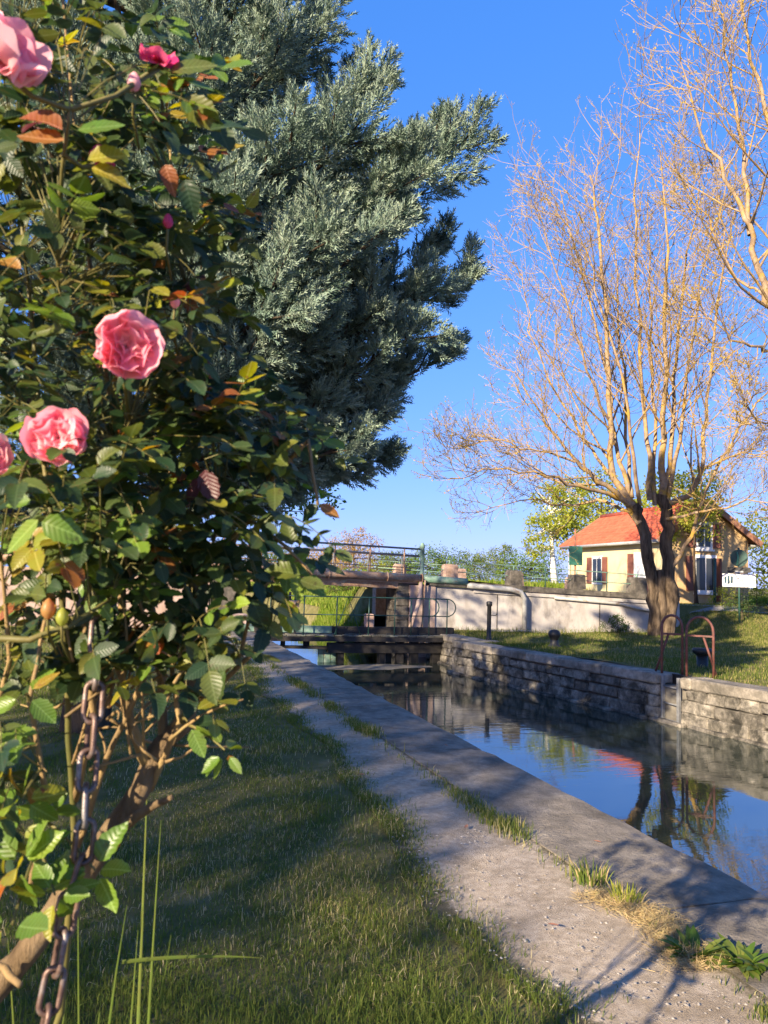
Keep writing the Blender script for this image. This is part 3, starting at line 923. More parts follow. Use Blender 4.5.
MB().beam((3.02, gy(3) - .05, -.34), (5.0, gy(5) - .05, -.36), .2, .07).build('lower_beam', MT['gate_timber'], gt)
MB().beam((4.9, gy(5) - .05, -.36), (7.97, gy(7.97) - .05, -.36), .26, .25).build('lower_beam', MT['gate_timber'], gt)
for x, w, z0 in ((3.1, .2, -1.4), (5.25, .17, -1.4), (6.35, .15, -1.4), (6.85, .2, -1.4), (7.25, .22, -1.4), (7.85, .2, -1.4)):
    MB().box((x - w / 2, gy(x) - .12, z0), (x + w / 2, gy(x) + .08, .03 if x > 4 else .3), .004, .012).build('gate_post', MT['gate_timber'], gt)
for x, w in ((3.75, .10), (4.35, .16), (5.7, .10)):
    MB().box((x - w / 2, gy(x) - .09, -.34), (x + w / 2, gy(x) + .03, -.02), .003, .01).build('strut', MT['gate_timber'], gt)
for k, x in enumerate((4.78, 4.95, 5.12)):
    MB().box((x - .08, gy(x) + .10, -.78), (x + .078, gy(x) + .17, -.40), .003, .008).build('green_board', MT['green_paint'], gt)
for k, x in enumerate((6.45, 6.62, 6.98)):
    MB().box((x - .08, gy(x) + .12, -1.2), (x + .078, gy(x) + .18, -.30), .003, .008).build('gate_board', MT['warm_stone'] if k == 0 else MT['gate_timber'], gt)
# walkway railing
rail_pts = [(3.2, gy(3.2) + .45, .98)] + [(x, gy(x) - .3 + .75 * (1 - smooth((x - 3.2) / 3)), .98) for x in (4.4, 5.6, 6.6, 7.6)]
MB().tube([(3.1, gy(3.1) - .32, .96), (8.1, gy(8.1) - .32, .96)], .018, 6).build('hand_rail', MT['green_steel'], gt, True)
MB().tube([(3.1, gy(3.1) - .32, .50), (8.1, gy(8.1) - .32, .50)], .015, 6).build('knee_rail', MT['green_steel'], gt, True)
for x in (3.35, 4.2, 5.05, 5.9, 6.6, 7.05, 7.55, 8.05):
    MB().tube([(x, gy(x) - .32, -.02), (x, gy(x) - .32, .96)], .017, 6).build('rail_post', MT['green_steel'], gt, True)
for xb, rr in ((8.05, .24), (7.6, .22)):
    MB().tube([(xb, gy(xb) - .33, .73 + .23)] + [(xb + rr * math.sin(a), gy(xb) - .33, .73 + .23 * math.cos(a)) for a in np.linspace(.3, math.pi - .3, 7)] + [(xb, gy(xb) - .33, .50)], .015, 6).build('end_hoop', MT['green_steel'], gt, True)
MB().tube([(5.0, gy(5) - .33, -.02), (5.35, gy(5) - .33, .95), (5.7, gy(5) - .33, -.02)], .014, 6).build('a_frame', MT['green_steel'], gt, True)
for x in (3.85, 4.0):
    MB().box((x, gy(x) - .1, -.05), (x + .06, gy(x) - .04, 1.05), 0, .006).build('paddle_rack', MT['black_iron'], gt)
MB().box((3.80, gy(3.9) - .16, .66), (4.11, gy(3.9) + .06, .84), 0, .02).build('gear_box', MT['warm_stone'], gt)
MB().box((5.9, gy(6) - .1, -.05), (6.12, gy(6) + .1, .52), .004, .02).build('gear_pedestal', MT['warm_stone'], gt)
# floating scum against the gate
sc_v, sc_t = [(5.9, 18.5, WATER_Z + .006)], []
for k in range(44):
    a = 2 * math.pi * k / 44
    rx = 1.75 * (1 + .16 * math.sin(3 * a + 1) + .12 * math.sin(7 * a) + rng.normal(0, .04))
    ry = .55 * (1 + .2 * math.sin(2 * a) + .15 * math.sin(5 * a + 2) + rng.normal(0, .05))
    sc_v.append((min(5.7 + rx * math.cos(a), 7.42), 18.6 + ry * math.sin(a) + .12 * rx * math.cos(a) * -.3, WATER_Z + .006))
    sc_t.append((0, k + 1, (k + 1) % 44 + 1))
tag(stuff(link('floating_scum', make_mesh('floating_scum', sc_v, None, sc_t, mats=(MT['scum'],)))), 'greyish scum and leaf litter floating against the lock gate', 'scum', kind='stuff')

# ------------------------------------------------------------------ house, signs, street furniture
hs = thing('house', (19.7, 26.6, .85), 'cream lock keeper house with red tiled roof and brown shutters', 'house')
HX0, HX1, HY0, HY1, HZ, HE, HR = 21.85, 26.05, 28.1, 37.3, .7, 3.72, 5.18
def hx0(y): return HX0 + (y - HY0) * .11
rot = math.atan(.11)
HS = .82            # plan drawn at 1:1.22, built at its true size
def H(x, y, z=0):  # house frame -> world, turned a little about its near left corner
    dx, dy = x - HX0, y - HY0
    return ((HX0 + dx * math.cos(rot) + dy * math.sin(rot)) * HS, (HY0 - dx * math.sin(rot) + dy * math.cos(rot)) * HS, 1.5 + (z - 1.5) * HS)
def hbox(lo, hi, name, mat, parent, bev=0):
    m_ = MB().box(lo, hi, 0, bev)
    V = m_.V[0]
    m_.V[0] = np.array([H(*v) for v in V])
    return m_.build(name, MT[mat], parent)
xm = (HX0 + HX1) / 2
V = [H(HX0, HY0, HZ), H(HX0, HY1, HZ), H(HX0, HY1, HE), H(HX0, HY0, HE)]
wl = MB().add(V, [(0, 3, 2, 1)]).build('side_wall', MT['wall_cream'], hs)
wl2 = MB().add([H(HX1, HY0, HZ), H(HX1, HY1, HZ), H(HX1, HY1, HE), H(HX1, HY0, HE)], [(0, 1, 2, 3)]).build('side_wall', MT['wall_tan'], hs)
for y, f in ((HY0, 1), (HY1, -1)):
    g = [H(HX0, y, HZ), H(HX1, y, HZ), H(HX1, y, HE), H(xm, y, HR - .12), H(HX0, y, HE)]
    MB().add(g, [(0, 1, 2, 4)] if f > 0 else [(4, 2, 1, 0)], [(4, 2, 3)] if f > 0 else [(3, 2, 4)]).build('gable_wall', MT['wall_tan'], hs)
rf = None
ov = .42
for sgn in (-1, 1):
    xe = HX0 - ov if sgn < 0 else HX1 + ov
    ze = HE - ov * (HR - HE) / (xm - HX0)
    m_ = MB()
    nrow = 11
    for k in range(nrow):      # overlapping tile courses
        t0, t1 = k / nrow, (k + 1.18) / nrow
        t1 = min(t1, 1.0)
        xa, za = xe + (xm - xe) * t0, ze + (HR - ze) * t0 + .075
        xb, zb = xe + (xm - xe) * t1, ze + (HR - ze) * t1 + .035
        ncol = 44
        VV = []
        for j in range(ncol * 2 + 1):
            y = HY0 - .35 + (HY1 - HY0 + .7) * j / (ncol * 2)
            dz = .022 if j % 2 else -.012
            VV += [H(xa, y, za + dz), H(xb, y, zb + dz), H(xa, y, za - .05)]
        QQ = []
        for j in range(ncol * 2):
            a = 3 * j
            QQ += [(a, a + 1, a + 4, a + 3) if sgn > 0 else (a, a + 3, a + 4, a + 1), (a + 2, a, a + 3, a + 5) if sgn > 0 else (a + 2, a + 5, a + 3, a)]
        m_.add(VV, QQ)
    o = m_.build('roof', MT['roof_red'], hs)
    o['label'] = 'roof slope of bright red clay tiles' if sgn < 0 else 'roof slope of red clay tiles facing away'
    if sgn < 0: rf = o
    # soffit, barge board, gutter
    MB().add([H(xe, HY0 - .35, ze), H(xe, HY1 + .35, ze), H(xm, HY1 + .35, HR), H(xm, HY0 - .35, HR)], [(0, 1, 2, 3)]).build('soffit', MT['roof_brown'], hs)
    for y in (HY0 - .36, HY1 + .36):
        MB().beam(H(xe, y, ze - .02), H(xm, y, HR - .02), .05, .2).build('barge_board', MT['roof_brown'], hs)
    MB().tube([H(xe - .05 * -sgn * -1, HY0 - .3, ze - .02), H(xe - .05 * -sgn * -1, HY1 + .3, ze - .02)], .07, 8).build('gutter', MT['grey_pipe'], hs, True)
MB().tube([H(xm, HY0 - .37, HR + .06), H(xm, HY1 + .37, HR + .06)], .11, 8).build('ridge', MT['roof_red'], rf, True)
hbox((HX0 - .05, HY0 - .04, HE - .28), (HX0 - .012, HY1 + .04, HE - .14), 'cornice', 'white', hs)
MB().tube([H(HX0 - .08, HY1 - .15, HE - .1), H(HX0 - .08, HY1 - .15, HZ)], .05, 8).build('downpipe', MT['grey_pipe'], hs, True)
def window_side(y0, y1, z0, z1, door=False):
    f = hbox((HX0 - .03, y0 - .12, z0 - .1), (HX0 - .008, y1 + .12, z1 + .14), 'door_surround' if door else 'window_surround', 'white', hs)
    hbox((HX0 - .045, y0, z0), (HX0 - .032, y1, z1), 'door_panel' if door else 'pane', 'white' if door else 'glass', f)
    if not door:
        hbox((HX0 - .055, (y0 + y1) / 2 - .025, z0), (HX0 - .046, (y0 + y1) / 2 + .025, z1), 'mullion', 'white', f)
    for a, b in ((y0 - .62, y0 - .13), (y1 + .13, y1 + .62)):
        s_ = hbox((HX0 - .075, a, z0 - .05), (HX0 - .034, b, z1 + .08), 'shutter', 'shutter', hs)
        for z in np.arange(z0 + .05, z1, .12):
            pass
    return f
window_side(33.6, 34.5, 1.55, 2.75)
window_side(29.4, 30.35, 1.0, 2.85, True)
def window_gable(x0, x1, z0, z1, shut=(True, True)):
    f = hbox((x0 - .12, HY0 - .03, z0 - .12), (x1 + .12, HY0 - .008, z1 + .14), 'window_surround', 'white', hs)
    hbox((x0, HY0 - .045, z0), (x1, HY0 - .032, z1), 'pane', 'glass', f)
    hbox(((x0 + x1) / 2 - .025, HY0 - .055, z0), ((x0 + x1) / 2 + .025, HY0 - .046, z1), 'mullion', 'white', f)
    hbox((x0 - .15, HY0 - .12, z0 - .2), (x1 + .15, HY0 - .02, z0 - .121), 'sill', 'white', f)
    if shut[0]: hbox((x0 - .5, HY0 - .075, z0 - .04), (x0 - .13, HY0 - .034, z1 + .06), 'shutter', 'shutter', hs)
    if shut[1]: hbox((x1 + .13, HY0 - .075, z0 - .04), (x1 + .5, HY0 - .034, z1 + .06), 'shutter', 'shutter', hs)
window_gable(23.55, 24.15, 3.25, 4.2)
window_gable(23.45, 24.35, 1.35, 2.75, (True, False))
hbox((24.42, HY0 - .34, .85), (24.5, HY0 - .02, 2.75), 'open_shutter', 'shutter', hs)

# round headed signal sign with a white board below, on a green pole
sg = thing('signpost', (18.02, 19.52, .62), 'white direction board under a round black disc on a green pole', 'sign')
sbx, sby = 18.0, 19.5
fx, fy = math.sin(YAW + .38), math.cos(YAW + .38)       # board faces back along this
rx_, ry_ = fy, -fx
def sp(u, z, d=0.0):
    return (sbx + rx_ * u - fx * d, sby + ry_ * u - fy * d, z)
def sboard(u0, u1, z0, z1, d0, d1, name, mat, parent):
    V = [sp(u, z, d) for d in (d0, d1) for u, z in ((u0, z0), (u1, z0), (u1, z1), (u0, z1))]
    Qd = [(4, 5, 6, 7), (3, 2, 1, 0), (0, 1, 5, 4), (1, 2, 6, 5), (2, 3, 7, 6), (3, 0, 4, 7)]
    return MB().add(V, Qd).build(name, MT[mat], parent)
MB().tube([sp(.0, .2), sp(.0, 2.75)], .03, 8).build('pole', MT['green_steel'], sg, True)
bd = sboard(-.48, .47, 1.52, 1.93, .035, .06, 'board', 'white', sg)
V = [sp(0, 2.42, .035)] + [sp(.255 * math.cos(a), 2.42 + .27 * math.sin(a), .035) for a in np.linspace(0, 2 * math.pi, 25)[:-1]]
V += [sp(0, 2.42, .065)] + [sp(.255 * math.cos(a), 2.42 + .27 * math.sin(a), .065) for a in np.linspace(0, 2 * math.pi, 25)[:-1]]
T = [(0, (k + 1) % 24 + 1, k + 1) for k in range(24)] + [(25, k + 26, (k + 1) % 24 + 26) for k in range(24)]
Qd = [(k + 1, (k + 1) % 24 + 1, (k + 1) % 24 + 26, k + 26) for k in range(24)]
dk = MB().add(V, Qd, T).build('disc', MT['green_steel'], sg)
MB().tube([sp(-.05, 2.22, .075), sp(-.03, 2.45, .075), sp(-.06, 2.6, .075)], .025, 5).build('emblem', MT['teal_panel'], dk)
sboard(-.33, .33, 1.97, 2.13, .035, .06, 'small_plate', 'black_plastic', sg)
sboard(-.12, .12, 1.95, 2.02, .062, .068, 'plate_bracket', 'grey_print', sg)
# emblem block and lines of small print on the board
for u0, u1, z0, z1, m_ in ((-.42, -.36, 1.63, 1.84, 'navy'), (-.33, -.27, 1.61, 1.86, 'navy'), (-.24, -.18, 1.63, 1.84, 'navy'), (-.05, .40, 1.70, 1.725, 'grey_print'), (-.02, .36, 1.63, 1.65, 'grey_print'), (-.08, .30, 1.78, 1.80, 'grey_print')):
    sboard(u0, u1, z0, z1, .061, .064, 'printed_mark', m_, bd)

gp = thing('steel_post', (19.42, 22.2, .8), 'plain dark green steel post before the tan gable', 'post')
MB().tube([(19.42, 22.2, .6), (19.40, 22.15, 2.45)], .055, 10).build('shaft', MT['green_steel'], gp, True)
MB().lathe((19.40, 22.15, 2.45), [(.06, 0), (.06, .03), (.03, .06), (0, .065)], 10).build('cap', MT['green_steel'], gp, True)
gs = thing('notice_panel', (16.4, 26.3, 1.0), 'small teal green panel on a post left of the house', 'sign')
MB().tube([(16.4, 26.3, .4), (16.38, 26.3, 3.6)], .04, 8).build('post', MT['roof_brown'], gs, True)
MB().box((16.08, 26.22, 2.18), (16.66, 26.26, 2.92), 0, .008).build('panel', MT['teal_panel'], gs)
for z in (2.3, 2.8):
    MB().box((16.06, 26.262, z - .02), (16.68, 26.29, z + .02)).build('bracket', MT['green_steel'], gs)
wb = thing('wheelie_bin', (20.5, 20.3, .85), 'black wheeled bin at the road edge beyond the signpost', 'bin')
bx_, by_ = 21.05, 20.9
V = []
for z, s in ((.86, .82), (1.5, 1.0)):
    for a, b in ((-1, -1), (1, -1), (1, 1), (-1, 1)):
        V.append((bx_ + a * .25 * s, by_ + b * .28 * s, z))
MB().add(V, [(3, 2, 1, 0), (4, 5, 6, 7), (0, 1, 5, 4), (1, 2, 6, 5), (2, 3, 7, 6), (3, 0, 4, 7)]).build('body', MT['black_plastic'], wb)
MB().box((bx_ - .28, by_ - .31, 1.502), (bx_ + .28, by_ + .31, 1.57), 0, .02).build('lid', MT['black_plastic'], wb)
for a in (-1, 1):
    c = [(bx_ + a * .27, by_ + .22 + .09 * math.cos(t), .93 + .09 * math.sin(t)) for t in np.linspace(0, 2 * math.pi, 13)[:-1]]
    MB().tube(c, .03, 6, closed=True).build('wheel', MT['black_plastic'], wb, True)
# ------------------------------------------------------------------ vegetation helpers
def frames(d, nrm):
    """per-row orthonormal frames: columns side, axis d, normal"""
    d = d / np.linalg.norm(d, axis=1, keepdims=True)
    s = np.cross(d, nrm)
    ln = np.linalg.norm(s, axis=1, keepdims=True)
    s = np.where(ln < 1e-6, np.array([1.0, 0, 0]), s / np.maximum(ln, 1e-6))
    n = np.cross(s, d)
    return np.stack([s, d, n], 2)            # (N,3,3) columns
def scatter(tv, tq, tt, pos, fr, scale, tint, name, mat, parent=None, smooth_sh=False):
    """copies a small template at every position into one mesh"""
    N, k = len(pos), len(tv)
    sc_ = np.asarray(scale)
    if sc_.ndim == 1: sc_ = sc_[:, None]
    V = np.einsum('nij,nkj->nki', fr, tv[None] * sc_[:, None, :]) + pos[:, None, :]
    off = (np.arange(N) * k)[:, None, None]
    Q = (np.asarray(tq)[None] + off).reshape(-1, 4) if tq is not None and len(tq) else None
    T = (np.asarray(tt)[None] + off).reshape(-1, 3) if tt is not None and len(tt) else None
    me = make_mesh(name, V.reshape(-1, 3), Q, T, smooth_sh, np.repeat(tint, k), (mat,), np.tile(tv, (N, 1)) if k > 12 and k < 40 else None)
    return link(name, me, parent)
def rand_dirs(n, zbias=0.0):
    v = rng.normal(0, 1, (n, 3))
    v[:, 2] += zbias
    return v / np.linalg.norm(v, axis=1, keepdims=True)
def leaf_template(L=1.0, W=.6, fold=.15, droop=.12, n=5, wave=0.0, twist=0.0, curl=0.0):
    V = []
    for i in range(n + 1):
        t = i / n
        w = W / 2 * (math.sin(math.pi * min(t * .92 + .04, 1) ** .85) ** .8 if 0 < t < 1 else 0.0)
        if i == 0: w = .02 * W
        z = -droop * t * t * L
        wv_ = wave * (1 if i % 2 else -1)
        ct, st_ = math.cos(twist * t), math.sin(twist * t)
        for xx_, zz_ in ((-w * (1 + wv_), fold * w), (0, 0), (w * (1 - wv_), fold * w * (1 - curl))):
            V.append((xx_ * ct - zz_ * st_ + .12 * curl * t * t * L, t * L, z + xx_ * st_ + zz_ * ct))
    V.append((0, L * 1.04, -droop * L))
    Q, T = [], []
    for i in range(n - 1):
        a = 3 * i
        Q += [(a, a + 1, a + 4, a + 3), (a + 1, a + 2, a + 5, a + 4)]
    a = 3 * (n - 1)
    tip = len(V) - 1
    T = [(a, a + 1, tip), (a + 1, a + 2, tip)]
    keep = list(range(3 * n)) + [tip]
    remap = {o: i for i, o in enumerate(keep)}
    V = np.array(V)[keep]
    Q = [tuple(remap[v] for v in q) for q in Q]
    T = [tuple(remap[v] for v in q) for q in T]
    return V, Q, T
DIAMOND = (np.array([(0, 0, 0), (.32, .45, .05), (0, 1, 0), (-.32, .45, .05)]), [(0, 1, 2, 3)], [])

def bez(p, q, bulge, n):
    p, q, b = np.array(p, float), np.array(q, float), np.array(bulge, float)
    m = (p + q) / 2 + b
    t = np.linspace(0, 1, n)[:, None]
    return (1 - t) ** 2 * p + 2 * t * (1 - t) * m + t * t * q

# ------------------------------------------------------------------ grass
def blades(name, P, H, W, tint, mat, lean=.5, label='', segs=2):
    N = len(P)
    a = rng.random(N) * 6.283
    la = rng.random(N) * 6.283
    ln = (rng.random(N) ** 1.5 * lean) * H
    sx, sy = np.cos(a) * W / 2, np.sin(a) * W / 2
    dx, dy = np.cos(la) * ln, np.sin(la) * ln
    V = np.zeros((N, 5, 3))
    V[:, 0] = P + np.stack([-sx, -sy, -.01 + 0 * sx], 1)
    V[:, 1] = P + np.stack([sx, sy, -.01 + 0 * sx], 1)
    mz = H * .55
    V[:, 2] = P + np.stack([sx * .75 + dx * .3, sy * .75 + dy * .3, mz], 1)
    V[:, 3] = P + np.stack([-sx * .75 + dx * .3, -sy * .75 + dy * .3, mz], 1)
    V[:, 4] = P + np.stack([dx, dy, np.sqrt(np.maximum(H * H - (ln * .9) ** 2, (.3 * H) ** 2))], 1)
    o = (np.arange(N) * 5)[:, None]
    Q = o + np.array([[0, 1, 2, 3]])
    T = o + np.array([[3, 2, 4]])
    ob = link(name, make_mesh(name, V.reshape(-1, 3), Q, T, False, np.repeat(tint, 5), (mat,)))
    if label: tag(ob, label, 'grass', kind='stuff')
    return ob
def clump(x, y, s):
    return .5 + .5 * np.sin(x * 3.1 * s + 1.3 * np.sin(y * 2.3 * s)) * np.sin(y * 2.7 * s + 1.7 * np.sin(x * 1.9 * s))
hl = np.vectorize(h_left)
hr = np.vectorize(h_right)
# lawn beside the path, left
N = 340000
y = 1.5 + 19 * rng.random(N) ** 1.9
le = np.array([path_edges(v)[0] for v in y])
x = le + .05 - (le + .30 * y + .6) * rng.random(N) ** .9
spill = rng.random(N) < .10
x = np.where(spill, le + .02 + np.abs(rng.normal(0, .11, N)) * (rng.random(N) < .9) - .03, x)
edge = np.clip((le - x) / .30, 0, 1)
k = rng.random(N) < np.where(spill, clump(x * 2, y * 1.6, 1.3) * 1.5, .45 + .55 * edge) * (.45 + .55 * clump(x, y, 1.0))
dirt = clump(x * .9 + 3, y * .8, .8)
k &= ~((dirt > .9) & (rng.random(N) < .8))
x, y = x[k], y[k]
le = le[k]
cl = clump(x, y, .7)
H = (.016 + .030 * rng.random(len(x))) * (.45 + 1.0 * cl) * (1 + .9 * np.exp(-((x - le + .05) / .12) ** 2) * 0 + .5 * (rng.random(len(x)) < .03))
near = np.exp(-(((y - 2.35) / .35) ** 2 + ((x - 1.05) / .55) ** 2))
H = H * (1 + 1.5 * near)
tint = np.clip(.15 + .5 * rng.random(len(x)) + .22 * clump(x + 5, y, .5) + .12 * near, 0, .88)
dry = rng.random(len(x)) < (.13 + .22 * (clump(x * 1.3, y * 1.1 + 2, .6) > .75) + .12 * near)
tint = np.where(dry, .90 + .09 * rng.random(len(x)), tint)
blades('grass', np.stack([x, y, hl(x, y)], 1), H, .0016 + .0016 * rng.random(len(x)) + .00045 * y, tint - 0, MT['grass'], 1.9, 'shaded green lawn grass left of the towpath')
# strip of weeds between path and quay, broken into patches
N = 34000
y = 2.0 + 18 * rng.random(N) ** 1.5
x = QUAY_IN - .03 + rng.normal(0, .055, N) - .04 * np.abs(rng.normal(0, 1, N))
m_ = clump(y * .8, y * .31, 1.0)
bare = (y > 2.3) & (y < 3.45)
k = (rng.random(N) < np.where(bare, .04, .04 + .9 * np.clip(m_ * 2.0 - .9, 0, 1))) & (rng.random(N) < np.exp(-((x - QUAY_IN + .05) / .13) ** 2))
x, y = x[k], y[k]
H = (.02 + .055 * rng.random(len(x)) ** 1.5) * (.5 + 1.0 * clump(y * 1.7, x, 1.0))
tint = np.clip(.2 + .65 * rng.random(len(x)), 0, .9)
tint = np.where(rng.random(len(x)) < .22, .91 + .08 * rng.random(len(x)), tint)
blades('grass', np.stack([x, y, np.full(len(x), .02)], 1), H, .003 + .0006 * y, tint, MT['grass'], .9, 'ragged strip of weeds and grass between towpath and quay slabs')
# lawn on the far side of the canal
N = 120000
y = 5 + 16 * rng.random(N)
wx = np.array([wall_x(v) for v in y])
x = wx + .5 + 13 * rng.random(N) ** 1.2
k = (rng.random(N) < .4 + .6 * clump(x, y, .6)) & ~((y > 20.6) & (x < 16.6)) & (x < 24)
x, y = x[k], y[k]
H = .03 + .06 * rng.random(len(x)) * (.5 + clump(x, y, .9))
H = H * np.where((y > 20.3) & (x < 16.5), 2.4, 1)
tint = np.clip(.05 + .6 * rng.random(len(x)) + .3 * clump(x * .6, y, .5), 0, .96)
blades('grass', np.stack([x, y, hr(x, y)], 1), H, np.full(len(x), .010), tint, MT['lawn_grass'], .9, 'mown sunlit lawn on the far side of the canal')
# rising lawn at the roadside and the bank beyond the bridge
N = 60000
x = 15.5 + 14 * rng.random(N)
y = 15 + 9 * rng.random(N)
H = .04 + .06 * rng.random(N)
blades('grass', np.stack([x, y, hr(x, y)], 1), H, np.full(N, .012), np.clip(.25 + .65 * rng.random(N), 0, .98), MT['lawn_grass'], .9, 'dry sunlit grass slope around the signpost')
N = 90000
y = 26 + 60 * rng.random(N) ** 1.9
x = 7.75 + (16 * rng.random(N) ** 1.2) * (1 + y / 60)
H = (.08 + .25 * rng.random(N)) * (.6 + .7 * clump(x, y, .5))
blades('grass', np.stack([x, y, hr(x, y)], 1), H, .02 + .0008 * y, np.clip(.9 * rng.random(N), 0, .98), MT['bank_grass'], .7, 'long bright green grass on the canal bank beyond the bridge')
N = 9000
y = 24.5 + 8 * rng.random(N)
of = .9 * rng.random(N)
x = np.array([wall_x(v) for v in y]) + of + np.where(y < 26, 1.1, 0)
z = np.interp(of, [0, .22, .47], [-1.1, -.35, .2])
blades('grass', np.stack([x, y, np.maximum(z, -.72)], 1), .12 + .25 * rng.random(N), np.full(N, .02), .9 * rng.random(N), MT['bank_grass'], .9, 'rough grass hanging over the bank just behind the bridge')
N = 26000
y = 8 + 13 * rng.random(N)
x = -2.2 - 7 * rng.random(N) - .12 * y
blades('grass', np.stack([x, y, hl(x, y)], 1), .05 + .06 * rng.random(N), np.full(N, .01), np.clip(.2 + .6 * rng.random(N), 0, .95), MT['lawn_grass'], .9, 'sunlit lawn far left behind the rose bush')

# tall stray grass blades by the rose
tg = thing('tall_grass', (.05, 1.45, 0), 'few tall green grass blades rising beside the chain', 'grass clump')
def blade_part(pts, w, parent, mat, name='blade'):
    P = [np.array(p, float) for p in pts]
    n = len(P)
    m_ = MB()
    V, Q = [], []
    view = np.array([-.3, -.95, .15])
    for i in range(n):
        d = P[min(i + 1, n - 1)] - P[max(i - 1, 0)]
        s = np.cross(d, view); s /= np.linalg.norm(s)
        ww_ = w * (1 - (i / (n - 1)) ** 2.2) * .5 + .0004
        f = np.cross(s, d); f /= np.linalg.norm(f)
        V += [P[i] - s * ww_, P[i] + f * ww_ * .5, P[i] + s * ww_]
    for i in range(n - 1):
        a = 3 * i
        Q += [(a, a + 1, a + 4, a + 3), (a + 1, a + 2, a + 5, a + 4)]
    m_.add(V, Q)
    return m_.build(name, mat, parent, True)
for (b, t, w, sag) in (((138, 1.42), (148, 760), .0075, .02), ((150, 1.45), (161, 820), .0065, .015), ((118, 1.38), (127, 905), .0085, .01), ((142, 1.4), (171, 935), .008, .01), ((90, 1.4), (78, 880), .005, .02), ((96, 1.3), (103, 985), .007, .01), ((60, 1.35), (66, 1000), .012, .01), ((130, 1.5), (138, 700 + 230), .007, .01), ((20, 1.2), (8, 940), .006, .01)):
    top = at(t[0], t[1], b[1])
    foot = at(b[0], 1024, b[1])
    foot = foot + (foot - top) * (foot.z / max(top.z - foot.z, .05)) * .35
    foot.z = 0
    pts = bez(foot, top, (rng.normal(0, .015), rng.normal(0, .015), 0), 9)
    blade_part(pts, w, tg, MT['leaf_mid'])
p0, p1 = at(122, 962, 1.38), at(262, 958, 1.50)
blade_part(bez(p0, p1, (0, 0, .012), 8), .006, tg, MT['leaf_mid'])

# bright tufts along the front of the path, and the dock plant
def tuft(x, y, z, n, h, label, mat, spread=.07, lean=.7, w=.006):
    t = thing('grass_tuft', (x, y, z), label, 'grass tuft', 'tufts at the edge of the towpath')
    for k in range(n):
        a = rng.random() * 6.28
        r0 = spread * math.sqrt(rng.random())
        hh = h * (.5 + .6 * rng.random())
        ln = lean * hh * rng.random()
        b = (x + r0 * math.cos(a), y + r0 * math.sin(a), z - .01)
        e = (b[0] + ln * math.cos(a), b[1] + ln * math.sin(a), z + hh)
        blade_part(bez(b, e, (0, 0, hh * .25), 5), w * (.6 + .7 * rng.random()), t, mat if rng.random() < .75 else MT['straw'])
tuft(2.24, 3.42, .03, 70, .09, 'dark green grass tuft at the head of the dry strip', MT['leaf_mid'], .07, .8)
tuft(2.27, 3.18, .03, 60, .075, 'yellowing grass tuft beside the dry straw', MT['leaf_yellow'], .06, .9)
st = MB()
P = []
N = 5200
yy = 2.55 + .75 * rng.random(N)
xx = 2.22 + rng.normal(0, .06, N) + .05 * np.sin(yy * 9)
d = rand_dirs(N); d[:, 2] = np.abs(d[:, 2]) * .35
tv = np.array([(-.5, 0, 0), (.5, 0, 0), (.35, .6, .05), (-.35, .6, .05), (0, 1, 0)])
fr = frames(d, rand_dirs(N))
L = .02 + .05 * rng.random(N)
o = scatter(tv, [(0, 1, 2, 3)], [(3, 2, 4)], np.stack([xx, yy, .03 + .012 * rng.random(N)], 1), fr, np.stack([np.full(N, .0022), L, L], 1), .9 * rng.random(N), 'dry_grass', MT['straw'])
tag(stuff(o), 'flattened dry straw between the path and the quay', 'dry grass', kind='stuff')
for xv, yv, lb in ((1.78, 3.05, 'curled brown leaf nearest the camera on the towpath'), (1.95, 4.3, 'brown leaf on the towpath beside the weedy strip'), (2.62, 3.9, 'small brown leaf lying on the bare quay slab'),
                   (1.72, 5.6, 'dry leaf at the grassy left edge of the towpath'), (2.72, 6.4, 'tiny brown leaf farther along the quay near its edge'), (1.9, 7.8, 'farthest brown leaf in the middle of the towpath')):
    LVd = leaf_template(.05, .022, .5 * rng.random(), -.35 * rng.random(), 4)
    a = rng.random() * 6.28
    V = LVd[0] @ np.array([[math.cos(a), math.sin(a), 0], [-math.sin(a), math.cos(a), 0], [0, 0, 1]])
    o = link('fallen_leaf', make_mesh('fallen_leaf', V + (xv, yv, .036), LVd[1], LVd[2], False, None, (MT['roof_brown'],)))
    tag(o, lb, 'leaf', 'fallen leaves on the path')
dk_ = thing('dock_plant', (2.36, 2.62, .02), 'low leafy weed rosette with narrow green leaves on the quay edge', 'weed')
LV, LQ, LT = leaf_template(1, .32, .3, .35, 6, .06)
dock_me = [make_mesh('leaf', LV * np.array([1, 1, 1]), LQ, LT, True, None, (MT[m_],)) for m_ in ('leaf_mid', 'leaf_green', 'leaf_mid')]
def place(me, name, parent, pos, d, nrm, s):
    fr = frames(np.array([d], float), np.array([nrm], float))[0]
    Mx = Matrix(((fr[0][0] * s, fr[0][1] * s, fr[0][2] * s, pos[0]), (fr[1][0] * s, fr[1][1] * s, fr[1][2] * s, pos[1]), (fr[2][0] * s, fr[2][1] * s, fr[2][2] * s, pos[2]), (0, 0, 0, 1)))
    o = bpy.data.objects.new(name, me)
    col.objects.link(o)
    if parent is not None:
        o.parent = parent
        par = parent
        pm = Matrix.Identity(4)
        if par.type == 'EMPTY': pm = par.matrix_basis.copy()
        o.matrix_parent_inverse = pm.inverted()
    o.matrix_basis = Mx
    return o
